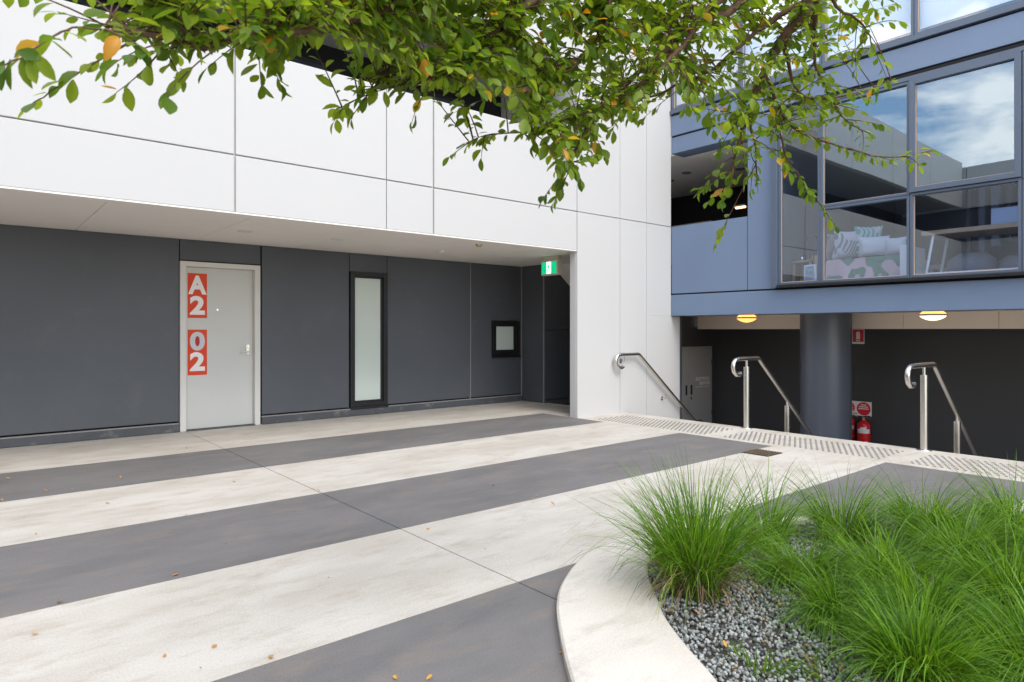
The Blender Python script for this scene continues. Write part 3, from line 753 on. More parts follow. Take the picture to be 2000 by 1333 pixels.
exting(11.20, 4.672, -.609, .060, .445, 'smaller slim red fire extinguisher half hidden by the column')
KX = 1.061
def far(y0, y1, z0, z1, x0, x1): return (x0 + .65, x1 + .65, y0 * KX, y1 * KX, HC + (z0 - HC) * KX, HC + (z1 - HC) * KX)
sg = thing('extinguisher_sign', (11.295, 4.59, .06), 'white sign board with two red discs above the fire extinguishers', 'sign')
box('board', far(4.13, 4.62, -.045, .175, 10.642, 10.649), M['signwhite'], sg)
def disc(parent, x, y, z, r, mat, name='disc', n=28):
    y, z, r = y * KX, HC + (z - HC) * KX, r * KX
    return MB().add([(x + .65, y + r * math.cos(a), z + r * math.sin(a)) for a in np.linspace(0, 2 * math.pi, n + 1)[:-1]], [tuple(range(n))], 0).build(name, M[mat], parent)
for y in (4.245, 4.475):
    d_ = disc(sg, 10.6405, y, .065, .102, 'signred')
    for k, wd in enumerate((.04, .065, .075)):
        box('printed_line', far(y - wd, y + wd, .118 - k * .03, .132 - k * .03, 10.6385, 10.6395), M['signwhite'], d_)
    if y > 4.4: box('printed_panel', far(y - .08, y + .08, -.01, .04, 10.6385, 10.6395), M['signwhite'], d_)
sg2 = thing('extinguisher_sign', (11.295, 4.58, 1.18), 'small red sign with a white extinguisher pictogram high on the dark wall', 'sign')
box('board', far(4.235, 4.415, 1.065, 1.29, 10.642, 10.649), M['signwhite'], sg2)
f2 = box('red_field', far(4.243, 4.407, 1.093, 1.283, 10.640, 10.642), M['signred'], sg2)
pp = [(4.325 + .028 * math.cos(a), 1.23 + .028 * math.sin(a)) for a in np.linspace(0, math.pi, 9)] + [(4.297, 1.14), (4.353, 1.14)]
MB().add([(11.2885, p[0] * KX, HC + (p[1] - HC) * KX) for p in pp], [tuple(range(len(pp)))]).build('pictogram', M['signwhite'], f2)
vs, fs = text_mb('FIRE', .034, .001, 'CENTER')
MB().add([(11.2885, 4.589 - v[0], 1.094 + v[1]) for v in vs], fs).build('lettering', M['signwhite'], f2)

# ================================================================== BEDROOM BEHIND THE GLASS
def pillow(y, z, x, w_, h_, d_, rz, tilt, mats, label, seed, stripes=True):
    r_ = random.Random(seed); nu, nv = 14, 12; mb = MB(); vs = []; mi = []
    t = None
    for side in (1, -1):
        base = len(vs)
        for i in range(nu + 1):
            for j in range(nv + 1):
                a, b = i / nu * 2 - 1, j / nv * 2 - 1
                puff = (max(0, 1 - abs(a) ** 2.6) * max(0, 1 - abs(b) ** 2.6)) ** .55
                pin = 1 - .09 * (a * a) * (1 - b * b) - .09 * (b * b) * (1 - a * a)
                p = Vector((side * d_ * .5 * puff, a * w_ * .5 * pin, b * h_ * .5 * pin))
                p = Matrix.Rotation(tilt, 3, 'Y') @ p; p = Matrix.Rotation(rz, 3, 'Z') @ p
                vs.append(p + Vector((x, y, z)))
    fs = []; ms = []
    n = (nu + 1) * (nv + 1)
    for s_ in range(2):
        for i in range(nu):
            for j in range(nv):
                q = s_ * n + i * (nv + 1) + j
                fs.append((q, q + 1, q + nv + 2, q + nv + 1)); 
                ms.append(1 if (len(mats) > 1 and stripes and ((i * 2 + j + int(2 * math.sin(j))) % 5 < 2)) else 0)
    mb.v = [tuple(p) for p in vs]; mb.f = fs; mb.m = ms; mb.sm = [True] * len(fs)
    o = mb.build('pillow', [M[m_] for m_ in mats]); tag(o, label, 'pillow', 'pillows on the bed'); return o
bed = thing('bed', (9.9, 3.7, 1.915), 'low bed under a pink duvet printed with green palm leaves, behind the glass', 'bed')
box('bed_base', (9.42, 11.3, 3.34, 4.30, 1.915, 2.02), M['brownfab'], bed, .02)
# rumpled duvet
nx_, ny_ = 44, 30; vs = []; fs = []; ms = []
for i in range(nx_ + 1):
    for j in range(ny_ + 1):
        x = 9.36 + 1.9 * i / nx_; y = 3.26 + 1.06 * j / ny_
        e_ = min(1, min(i / 3, (nx_ - i) / 3, j / 3, (ny_ - j) / 3))
        z = 2.015 + .24 * math.sqrt(max(e_, .0)) + .022 * math.sin(9 * x + 4 * y) + .018 * math.sin(17 * y - 6 * x) + .12 * (1 - (i / nx_)) * 0
        vs.append((x, y, z))
def palm(x, y):
    for cx, cy, an in ((9.55, 3.95, .5), (9.5, 3.5, 2.2), (10.1, 4.05, 1.2), (9.95, 3.6, -.4), (10.5, 3.8, .9), (9.38, 4.2, 1.6)):
        dx, dy = x - cx, y - cy; u_ = dx * math.cos(an) + dy * math.sin(an); v_ = -dx * math.sin(an) + dy * math.cos(an)
        if abs(u_) < .26 and abs(v_) < .13 * (1 - (u_ / .28) ** 2) and (math.sin(u_ * 75 + abs(v_) * 60) > -.35): return True
    return False
for i in range(nx_):
    for j in range(ny_):
        q = i * (ny_ + 1) + j; fs.append((q, q + 1, q + ny_ + 2, q + ny_ + 1))
        ms.append(1 if palm(vs[q][0], vs[q][1]) else 0)
mb = MB(); mb.v = vs; mb.f = fs; mb.m = ms; mb.sm = [True] * len(fs); mb.build('duvet', [M['palmpink'], M['palmpink']], bed)
# duvet overhang facing the window, with the same print
nz_ = 14; vs = []; fs = []; ms = []
for j in range(41):
    for k in range(nz_ + 1):
        y = 3.26 + 1.06 * j / 40; z = 2.26 - .33 * k / nz_
        vs.append((9.355 - .02 * math.sin(y * 21) * (k / nz_) - .015, y, z))
for j in range(40):
    for k in range(nz_):
        q = j * (nz_ + 1) + k; fs.append((q, q + nz_ + 1, q + nz_ + 2, q + 1)); y, z = vs[q][1], vs[q][2]
        l1 = abs((z - 2.10) - .25 * math.sin((y - 3.3) * 3.2)) < .075 and math.sin(y * 46 + z * 34) > -.2
        l2 = z < 2.02 + .05 * math.sin(y * 11)
        ms.append(1 if (l1 or l2) else 0)
mb = MB(); mb.v = vs; mb.f = fs; mb.m = ms; mb.sm = [True] * len(fs); mb.build('duvet_overhang', [M['palmpink'], M['palmpink']], bed)
box('headboard', (9.5, 11.2, 4.30, 4.38, 1.92, 2.74), M['brownfab'], bed, .02)
box('footboard', (9.22, 9.9, 3.16, 3.24, 1.92, 2.37), M['whitelac'], bed, .01)
pillow(4.20, 2.46, 9.62, .34, .40, .14, .9, -.25, ['palmbrown'], 'pinkish brown printed pillow at the head end of the bed', 3)
pillow(4.03, 2.47, 9.52, .36, .42, .15, .75, -.3, ['palmgrey'], 'white pillow with grey leaf print, second from the headboard', 4)
pillow(3.80, 2.52, 9.66, .36, .42, .14, .6, -.28, ['palmteal'], 'tall pillow with teal palm print in the middle of the bed', 5)
pillow(3.66, 2.42, 9.50, .38, .28, .17, .4, -.35, ['whitefab'], 'plain pale pillow lying before the teal one', 6)
pillow(3.40, 2.40, 9.55, .26, .24, .16, .2, -.2, ['whitefab'], 'small plain round-cornered pillow nearest the foot of the bed', 7)
# bedside table, mirror, picture, bottles
tb = thing('bedside_table', (9.6, 4.62, 1.915), 'small pale timber bedside table in the left corner of the window', 'table')
box('table_top', (9.42, 9.72, 4.48, 4.775, 2.27, 2.30), M['wood'], tb, .004)
for x in (9.435, 9.68):
    for y in (4.49, 4.735): box('leg', (x, x + .028, y, y + .028, 1.915, 2.27), M['wood'], tb)
mr = thing('mirror', (9.75, 4.72, 2.30), 'arched mirror with a thin dark rim behind the bedside table', 'mirror')
ar = [(4.555, 2.28)] + [(4.665 + .11 * math.cos(a), 2.56 + .16 * math.sin(a)) for a in np.linspace(math.pi, 0, 15)][::1] + [(4.775, 2.28)]
ar2 = [(4.665 + (p[0] - 4.665) * .92, 2.28 + (p[1] - 2.28) * .965) for p in ar]
MB().prism(ar, 0, 9.86, 9.875).build('rim', M['gap'], mr)
MB().prism(ar2, 0, 9.85, 9.858).build('glass', M['mirror'], mr)
pc = thing('picture_frame', (9.4, 4.42, 1.915), 'small pale framed picture leaning beside the bedside table', 'picture frame')
MB().prism([(4.36, 1.93), (4.55, 1.93), (4.545, 2.22), (4.375, 2.22)], 0, 9.34, 9.36).build('frame', M['whitelac'], pc)
MB().prism([(4.385, 1.95), (4.525, 1.95), (4.52, 2.195), (4.40, 2.195)], 0, 9.335, 9.34).build('print', M['picture'], pc)
dw = thing('drawer_unit', (9.7, 4.32, 1.915), 'timber drawer unit between the bedside table and the bed', 'drawers')
box('drawer_body', (9.44, 9.9, 4.385, 4.44, 1.92, 2.36), M['wood'], dw, .004)
MB().box(9.43, 9.44, 4.388, 4.437, 2.15, 2.33).build('drawer_front', M['wood'], dw)
for (y, z, r, h, m_, lab) in ((4.66, 2.30, .035, .09, 'mirror', 'small shiny glass vase on the bedside table'), (4.51, 2.30, .018, .08, 'amberglass', 'small amber bottle on the bedside table'), (4.42, 2.36, .016, .11, 'amberglass', 'taller amber bottle standing on the drawer unit'), (4.40, 2.36, .012, .06, 'whitelac', 'tiny white jar standing on the drawer unit')):
    o = MB().lathe([(r * .7, 0), (r, .01), (r, h * .6), (r * .4, h * .75), (r * .4, h), (0, h)], (9.52, y, z), 14).build('bottle' if m_ != 'mirror' else 'vase', M[m_]); tag(o, lab, 'bottle' if m_ != 'mirror' else 'vase')
tl = thing('table_lamp', (9.5, 4.42, 2.3), 'thin wire table lamp with a dark loop frame near the window mullion', 'lamp')
MB().tube([(9.6, 4.47, 2.36), (9.6, 4.475, 2.68), (9.6, 4.46, 2.705), (9.6, 4.34, 2.70), (9.6, 4.33, 2.68), (9.6, 4.33, 2.36)], .004, 8).build('wire_frame', M['gap'], tl)
MB().lathe([(.0, 0), (.05, 0), (.05, .012), (0, .014)], (9.6, 4.42, 2.36), 16).build('base', M['gap'], tl)
# desk, stool and box in the next bay
dk = thing('desk', (9.7, 2.4, 1.915), 'pale timber desk on slanting white legs behind the right-hand glass', 'desk')
box('desk_top', (9.30, 9.95, 1.2, 3.02, 2.47, 2.525), M['wood'], dk, .004)
for (ya, yb_) in ((2.90, 2.99), (1.35, 1.26)):
    for x in (9.35, 9.88):
        MB().tube([(x, ya, 2.47), (x, yb_, 1.92)], .016, 10).build('leg', M['whitelac'], dk)
MB().tube([(9.35, 2.97, 1.99), (9.35, 1.28, 1.99)], .013, 10).build('crossbar', M['whitelac'], dk)
bx = box('storage_box', (9.36, 9.6, 2.02, 2.30, 2.526, 2.72), M['bluebox'], None, .006); tag(bx, 'pale blue box standing on the timber desk', 'box')
pf = MB().lathe([(0, .30), (.16, .295), (.25, .22), (.27, .12), (.25, .01), (0, 0)], (9.85, 2.62, 1.96), 24).build('pouf', M['greyfab']); tag(pf, 'grey round cushion seat under the desk, left one', 'pouf')
pf = MB().lathe([(0, .24), (.16, .235), (.25, .18), (.27, .10), (.25, .01), (0, 0)], (9.95, 2.12, 1.96), 24).build('pouf', M['greyfab']); tag(pf, 'lower grey round cushion seat under the desk, right one', 'pouf')
hg = thing('clothes_rack', (11.4, 2.6, 1.915), 'dark clothes hanging on a rail deep in the room', 'clothes rack')
MB().tube([(11.4, 3.1, 3.4), (11.4, 1.6, 3.4)], .012, 8).tube([(11.4, 3.1, 1.92), (11.4, 3.1, 3.4)], .012, 8).tube([(11.4, 1.6, 1.92), (11.4, 1.6, 3.4)], .012, 8).build('rail', M['chrome'], hg)
for k in range(9):
    y = 3.02 - k * .16; wv = .03 + .01 * (k % 3)
    MB().prism([(11.38 - .2, y - wv), (11.38 + .2, y - wv * .6), (11.38 + .2, y + wv * .7), (11.38 - .2, y + wv)], 2, 2.3 + .08 * (k % 4), 3.36).build('garment', M['greyfab' if k % 3 else 'lowwall'], hg, .02)

# ================================================================== PLANTER
def spline(pts, n=8):
    res = []
    for i in range(len(pts) - 1):
        p0 = pts[max(i - 1, 0)]; p1 = pts[i]; p2 = pts[i + 1]; p3 = pts[min(i + 2, len(pts) - 1)]
        for k in range(n):
            t = k / n
            res.append(tuple(.5 * (2 * p1[d] + (p2[d] - p0[d]) * t + (2 * p0[d] - 5 * p1[d] + 4 * p2[d] - p3[d]) * t * t + (3 * p1[d] - p0[d] - 3 * p2[d] + p3[d]) * t ** 3) for d in range(2)))
    res.append(pts[-1]); return res
OUT = [(1.72, -.9), (1.36, -.3), (1.22, .35), (1.30, .95), (1.50, 1.40), (1.69, 1.69), (1.92, 1.98), (2.09, 2.168), (2.28, 2.32), (2.54, 2.467), (2.84, 2.555), (3.15, 2.56), (3.5, 2.47), (3.83, 2.33), (4.27, 2.09)]
INN = [(2.0, -.8), (1.72, -.2), (1.66, .4), (1.83, .95), (2.08, 1.36), (2.184, 1.534), (2.323, 1.736), (2.446, 1.87), (2.57, 2.00), (2.70, 2.13), (2.93, 2.29), (3.2, 2.385), (3.5, 2.36), (3.82, 2.25), (4.25, 2.03)]
pl = thing('planter', (2.9, .9, 0), 'round planting bed of grey gravel with a pale curved concrete kerb', 'planter')
so, si = spline(OUT), spline(INN)
n = len(so); KH = .045; vs = []
for (a, b) in zip(so, si):
    a = Vector(a); b = Vector(b); d = (b - a).normalized() * .01
    vs += [(a.x, a.y, .0005), (a.x, a.y, KH - .008), (a.x + d.x, a.y + d.y, KH), (b.x - d.x, b.y - d.y, KH), (b.x, b.y, KH - .008), (b.x, b.y, .0005)]
fs = []
for i in range(n - 1):
    for k in range(5): fs.append((i * 6 + k, i * 6 + k + 1, (i + 1) * 6 + k + 1, (i + 1) * 6 + k))
MB().add(vs, fs, 0, False).build('kerb', M['kerbc'], pl)
RIM = si + spline([(4.25, 2.03), (4.75, 1.62), (5.1, 1.0), (5.1, .2), (4.7, -.6), (3.9, -1.2), (2.9, -1.2), (2.0, -.8)], 6)
cx0, cy0 = 3.2, .6
MB().add([(cx0, cy0, .012)] + [(p[0], p[1], .012) for p in RIM], [(0, i + 1, (i + 1) % len(RIM) + 1) for i in range(len(RIM))]).build('soil', M['soil'], pl)
def inside(x, y, poly):
    c = False; j = len(poly) - 1
    for i in range(len(poly)):
        if (poly[i][1] > y) != (poly[j][1] > y) and x < (poly[j][0] - poly[i][0]) * (y - poly[i][1]) / (poly[j][1] - poly[i][1]) + poly[i][0]: c = not c
        j = i
    return c
# gravel
ph = (1 + 5 ** .5) / 2
ico = np.array([(-1, ph, 0), (1, ph, 0), (-1, -ph, 0), (1, -ph, 0), (0, -1, ph), (0, 1, ph), (0, -1, -ph), (0, 1, -ph), (ph, 0, -1), (ph, 0, 1), (-ph, 0, -1), (-ph, 0, 1)]) / 1.9
icf = np.array([(0, 11, 5), (0, 5, 1), (0, 1, 7), (0, 7, 10), (0, 10, 11), (1, 5, 9), (5, 11, 4), (11, 10, 2), (10, 7, 6), (7, 1, 8), (3, 9, 4), (3, 4, 2), (3, 2, 6), (3, 6, 8), (3, 8, 9), (4, 9, 5), (2, 4, 11), (6, 2, 10), (8, 6, 7), (9, 8, 1)])
def np_mesh(name, V, F, mat, parent=None, kind=None, midx=None, smooth=False):
    me = bpy.data.meshes.new(name); V = np.asarray(V, np.float32)
    if parent:
        V = V - np.array(root_loc(parent), np.float32)
    k = F.shape[1]
    me.vertices.add(len(V)); me.vertices.foreach_set('co', V.ravel())
    me.loops.add(F.size); me.loops.foreach_set('vertex_index', F.ravel().astype(np.int32))
    me.polygons.add(len(F)); me.polygons.foreach_set('loop_start', np.arange(0, F.size, k, dtype=np.int32)); me.polygons.foreach_set('loop_total', np.full(len(F), k, np.int32))
    for m_ in (mat if isinstance(mat, list) else [mat]): me.materials.append(m_)
    if midx is not None: me.polygons.foreach_set('material_index', midx.astype(np.int32))
    if smooth: me.polygons.foreach_set('use_smooth', np.ones(len(F), bool))
    me.update(calc_edges=True); me.validate()
    o = bpy.data.objects.new(name, me); COL.objects.link(o)
    if parent: o.parent = parent
    if kind: o['kind'] = kind
    return o
Vs = []; Fs = []; cnt = 0; tries = 0
while cnt < 21000 and tries < 110000:
    tries += 1
    x, y = rng.uniform(1.6, 5.1), rng.uniform(-.6, 2.5)
    dist = math.hypot(x, y)
    if (dist > 3.6 and rng.random() < .55) or (x - y > 3.6): continue
    if not inside(x, y, RIM): continue
    r = rng.uniform(.005, .0098)
    q = rng.normal(size=(3, 3)); q, _ = np.linalg.qr(q)
    p = (ico * (1 + rng.uniform(-.28, .28, (12, 1)))) * r * np.array([1.2, 1, .75]); p = p @ q.T
    Vs.append(p + np.array([x, y, .014 + rng.uniform(0, .014)])); Fs.append(icf + cnt * 12); cnt += 1
np_mesh('gravel', np.concatenate(Vs), np.concatenate(Fs), M['gravel'], pl, 'stuff')

# ---------------------------------------------------------------- grass tufts
def tuft(x, y, H, spread, nb, label, lean=(0, 0), straw=.10, droop=1.0, seed=0, fine=1.0):
    g_ = np.random.default_rng(seed + 100)
    seg = 6
    az = g_.uniform(0, 2 * np.pi, nb)
    rad = np.sqrt(g_.uniform(0, 1, nb))
    out_ = np.stack([np.cos(az), np.sin(az)], 1)
    # shoots stand in little bunches, so dark gaps open between them
    nbun = max(6, nb // 45); bun = g_.integers(0, nbun, nb); baz = g_.uniform(0, 6.283, nbun); brad = np.sqrt(g_.uniform(0, 1, nbun))
    az = baz[bun] + g_.normal(0, .30, nb); rad = np.clip(brad[bun] + g_.normal(0, .12, nb), 0, 1); out_ = np.stack([np.cos(az), np.sin(az)], 1)
    base = out_ * (rad * .10)[:, None] + g_.normal(0, .01, (nb, 2))
    L = H * (.45 + .80 * g_.random(nb) ** .8) * (1 + .12 * rad)
    dead = g_.random(nb) < straw
    L = np.where(dead, L * g_.uniform(.30, .75, nb), L)
    th0 = np.clip(.10 + .55 * rad * spread + g_.normal(0, .16, nb), .0, 1.4)      # starting lean from vertical
    bend = (.35 + 2.0 * g_.random(nb) ** 1.2) * droop * (.55 + .75 * rad)
    bend = np.where(dead, bend * 1.5, bend)
    dirs = out_ + np.array(lean)[None] * g_.uniform(.3, 2.0, nb)[:, None] + g_.normal(0, .5, (nb, 2)); dirs /= np.linalg.norm(dirs, axis=1)[:, None]
    wd = g_.uniform(.0012, .0034, nb) * fine
    P = np.zeros((nb, seg + 1, 3)); P[:, 0, :2] = base; th = th0.copy()
    P[:, 0, 2] = 0
    for k in range(seg):
        st_ = L / seg
        P[:, k + 1, :2] = P[:, k, :2] + dirs * (np.sin(th) * st_)[:, None]
        P[:, k + 1, 2] = np.maximum(P[:, k, 2] + np.cos(th) * st_, .012)
        th = np.minimum(th + bend / seg * (1.0 + .8 * k / seg) * 1.25, 2.5)
        dirs = dirs + g_.normal(0, .10, dirs.shape)
    sa = g_.uniform(0, np.pi, nb); side = np.stack([np.cos(sa), np.sin(sa), np.zeros(nb)], 1)
    wprof = np.array([.8, 1, 1, .9, .7, .45, .1])
    Wd = wd[:, None] * wprof[None]
    V = np.stack([P - side[:, None] * Wd[..., None], P + side[:, None] * Wd[..., None]], 2).reshape(nb, (seg + 1) * 2, 3)
    V[..., 0] += x; V[..., 1] += y; V[..., 2] += .012
    f = np.array([(2 * k, 2 * k + 1, 2 * k + 3, 2 * k + 2) for k in range(seg)])
    F = (f[None] + (np.arange(nb) * (seg + 1) * 2)[:, None, None]).reshape(-1, 4)
    t = thing('grass_tuft', (x, y, .012), label, 'grass tuft', 'ornamental grass tufts of the planter')
    mi = np.repeat(dead, seg)
    keep = ~mi
    np_mesh('green_blades', V.reshape(-1, 3), F[keep], M['grass'], t, smooth=True)
    np_mesh('dry_blades', V.reshape(-1, 3), F[mi], M['straw'], t, smooth=True)
TU = [
 (2.68, 1.82, .56, .26, 3000, 'tall rounded grass tuft at left, overhanging the pale kerb', (-.04, .03), .34, .55, 1.0),
 (3.55, 1.95, .52, .55, 650, 'thin upright grass tuft just right of the tall left one', (-.1, 0), .06, .7, 1.0),
 (3.22, 1.56, .36, .95, 1500, 'low loose tuft growing out of bare gravel in the middle', (-.5, -.2), .08, 1.1, .9),
 (4.00, 1.72, .48, .6, 850, 'upright tuft at the far rim before the dark stripe', (-.1, 0), .05, .8, 1.0),
 (3.45, 1.28, .46, 1.0, 1700, 'sprawling tuft left of centre of the bed', (-.5, -.1), .06, 1.1, 1.1),
 (4.45, 1.42, .50, .7, 1300, 'full bright tuft at the far right rim near the studs', (-.2, .1), .05, .9, 1.1),
 (4.00, 1.12, .50, 1.0, 1900, 'broad arching tuft behind the centre of the bed', (-.4, 0), .05, 1.1, 1.1),
 (4.95, 1.10, .48, .7, 1000, 'far tuft cut by the right edge of the picture', (-.2, 0), .05, .9, 1.1),
 (3.05, .98, .44, 1.0, 1900, 'arching tuft bent low in the near middle of the bed', (-.6, -.1), .07, 1.15, 1.1),
 (3.55, .78, .48, 1.0, 2000, 'dense mid-green tuft at the right, below the broad one', (-.4, -.1), .05, 1.1, 1.15),
 (4.15, .66, .50, .9, 1500, 'tuft at the right edge, level with the middle rows', (-.3, 0), .05, 1.0, 1.15),
 (2.93, 1.26, .32, 1.0, 1300, 'loose low tuft leaning over the gravel, right of the tall left tuft', (-.5, -.2), .08, 1.1, 1.0),
 (2.62, .86, .36, .85, 2200, 'bright yellow-green tuft in front at the bottom of the picture', (-.1, .1), .06, .8, 1.1),
 (2.98, .58, .40, 1.0, 1800, 'nearest tuft in the bottom right corner', (-.4, .1), .06, 1.05, 1.15),
 (3.5, .25, .46, 1.0, 1300, 'tuft beyond the bottom right corner, only its tips showing', (-.4, .2), .05, 1.0, 1.15),
 (2.28, 1.28, .13, .9, 120, 'tiny sprig of seedling grass in the gravel by the kerb', (-.2, -.1), .1, .9, 1.0),
 (2.42, 1.05, .16, .9, 160, 'small low seedling tuft in the gravel near the bottom edge', (-.2, 0), .1, .9, 1.0),
]
for i, (x, y, H_, sp_, nb, lab, le, sw, dr_, fi) in enumerate(TU):
    tuft(x, y, H_ * (.90 if i > 0 else 1), sp_, int(nb * .62), lab, le, min(sw * 2.0, .34), dr_ * 1.12, i, fi)

# ---------------------------------------------------------------- leaves
def leaf_geo(curl=.12, fold=.18):
    """unit leaf: length 1 along +Y, obovate, folded on the midrib, 12 quads/tris"""
    prof = [(0, .02), (.12, .11), (.32, .215), (.55, .265), (.78, .21), (.93, .085), (1.0, .0)]
    V = []; F = []
    for (t, w_) in prof:
        z = -curl * t * t
        V.append((0, t, z)); V.append((-w_, t, z + fold * w_)); V.append((w_, t, z + fold * w_))
    for i in range(len(prof) - 1):
        a = i * 3; b = a + 3
        F.append((a, b, b + 1, a + 1)); F.append((a, a + 2, b + 2, b))
    return np.array(V, float), np.array(F)
LV, LF = leaf_geo()
def leaf_mesh(name, mat, curl, fold):
    V, F = leaf_geo(curl, fold); me = bpy.data.meshes.new(name); me.from_pydata([tuple(v) for v in V], [], [tuple(f) for f in F]); me.materials.append(mat)
    me.polygons.foreach_set('use_smooth', [True] * len(F)); me.update(); return me

# fallen leaves on the paving
fl_mesh = [leaf_mesh('fallen_leaf', M['fallen'], -.5, .7), leaf_mesh('fallen_leaf', M['fallen'], -.2, .5)]
def ground_pt(px, py):
    t = HC * 1279.5 / (py - 645); return at(px, py, t)
FL = [(112, 1177), (350, 1122), (526, 1283), (6, 980), (93, 962), (140, 958), (20, 936), (235, 935), (376, 921), (366, 877), (70, 1046), (215, 985), (1222, 948), (960, 950), (1084, 988),
      (360, 1010), (1045, 970), (1098, 1275), (460, 943), (1043, 976), (1092, 1272), (775, 1330), (832, 1331), (322, 1280), (75, 1240), (424, 1262), (392, 1308), (840, 1036), (625, 961), (808, 927), (1272, 938), (1300, 1262), (1304, 935)]
for i, (px, py) in enumerate(FL):
    p = ground_pt(px, py); o = bpy.data.objects.new('fallen_leaf', fl_mesh[i % 2]); COL.objects.link(o)
    s_ = rng.uniform(.014, .028) if py > 1000 else rng.uniform(.022, .036)
    if i in (0, 1, 2): s_ = .036
    inpl = math.hypot(px - 1300, 0) < 5 and py > 1200
    o.location = (p.x, p.y, .006 if not inpl else .052); o.scale = (s_, s_, s_)
    o.rotation_euler = (rng.uniform(-.3, .3), rng.uniform(-.4, .4), rng.uniform(0, 6.28))
    lab = {0: 'bright yellow leaf at the lower edge of the middle dark stripe, at left', 1: 'pale yellow leaf on the stripe edge, right of the bright yellow one', 2: 'large pale brown crumpled leaf by the nearest dark stripe', 31: 'small yellow leaf lying on the curved pale kerb', 30: 'small yellow leaf fallen on the curved kerb of the planter'}.get(i)
    inb = [k for k in range(10) if BANDS[k + 1] < p.y < BANDS[k]]
    if not lab: lab = 'small curled brown leaf fallen on %s' % ('a dark concrete stripe' if inb and inb[0] % 2 else 'a pale concrete stripe')
    tag(o, lab, 'fallen leaf', 'fallen leaves on the dark stripes' if 'dark concrete stripe' in lab else 'fallen leaves on the pale stripes')
for i in range(60):
    x, y = rng.uniform(2.1, 3.2), rng.uniform(.8, 1.9)
    if not inside(x, y, RIM): continue
    o = bpy.data.objects.new('fallen_leaf', fl_mesh[i % 2]); COL.objects.link(o); s_ = rng.uniform(.02, .04)
    o.location = (x, y, .035); o.scale = (s_,) * 3; o.rotation_euler = (rng.uniform(-.5, .5), rng.uniform(-.5, .5), rng.uniform(0, 6.28))
    tag(o, 'small orange-brown leaf fallen on the grey gravel of the planter', 'fallen leaf', 'fallen leaves on the gravel')

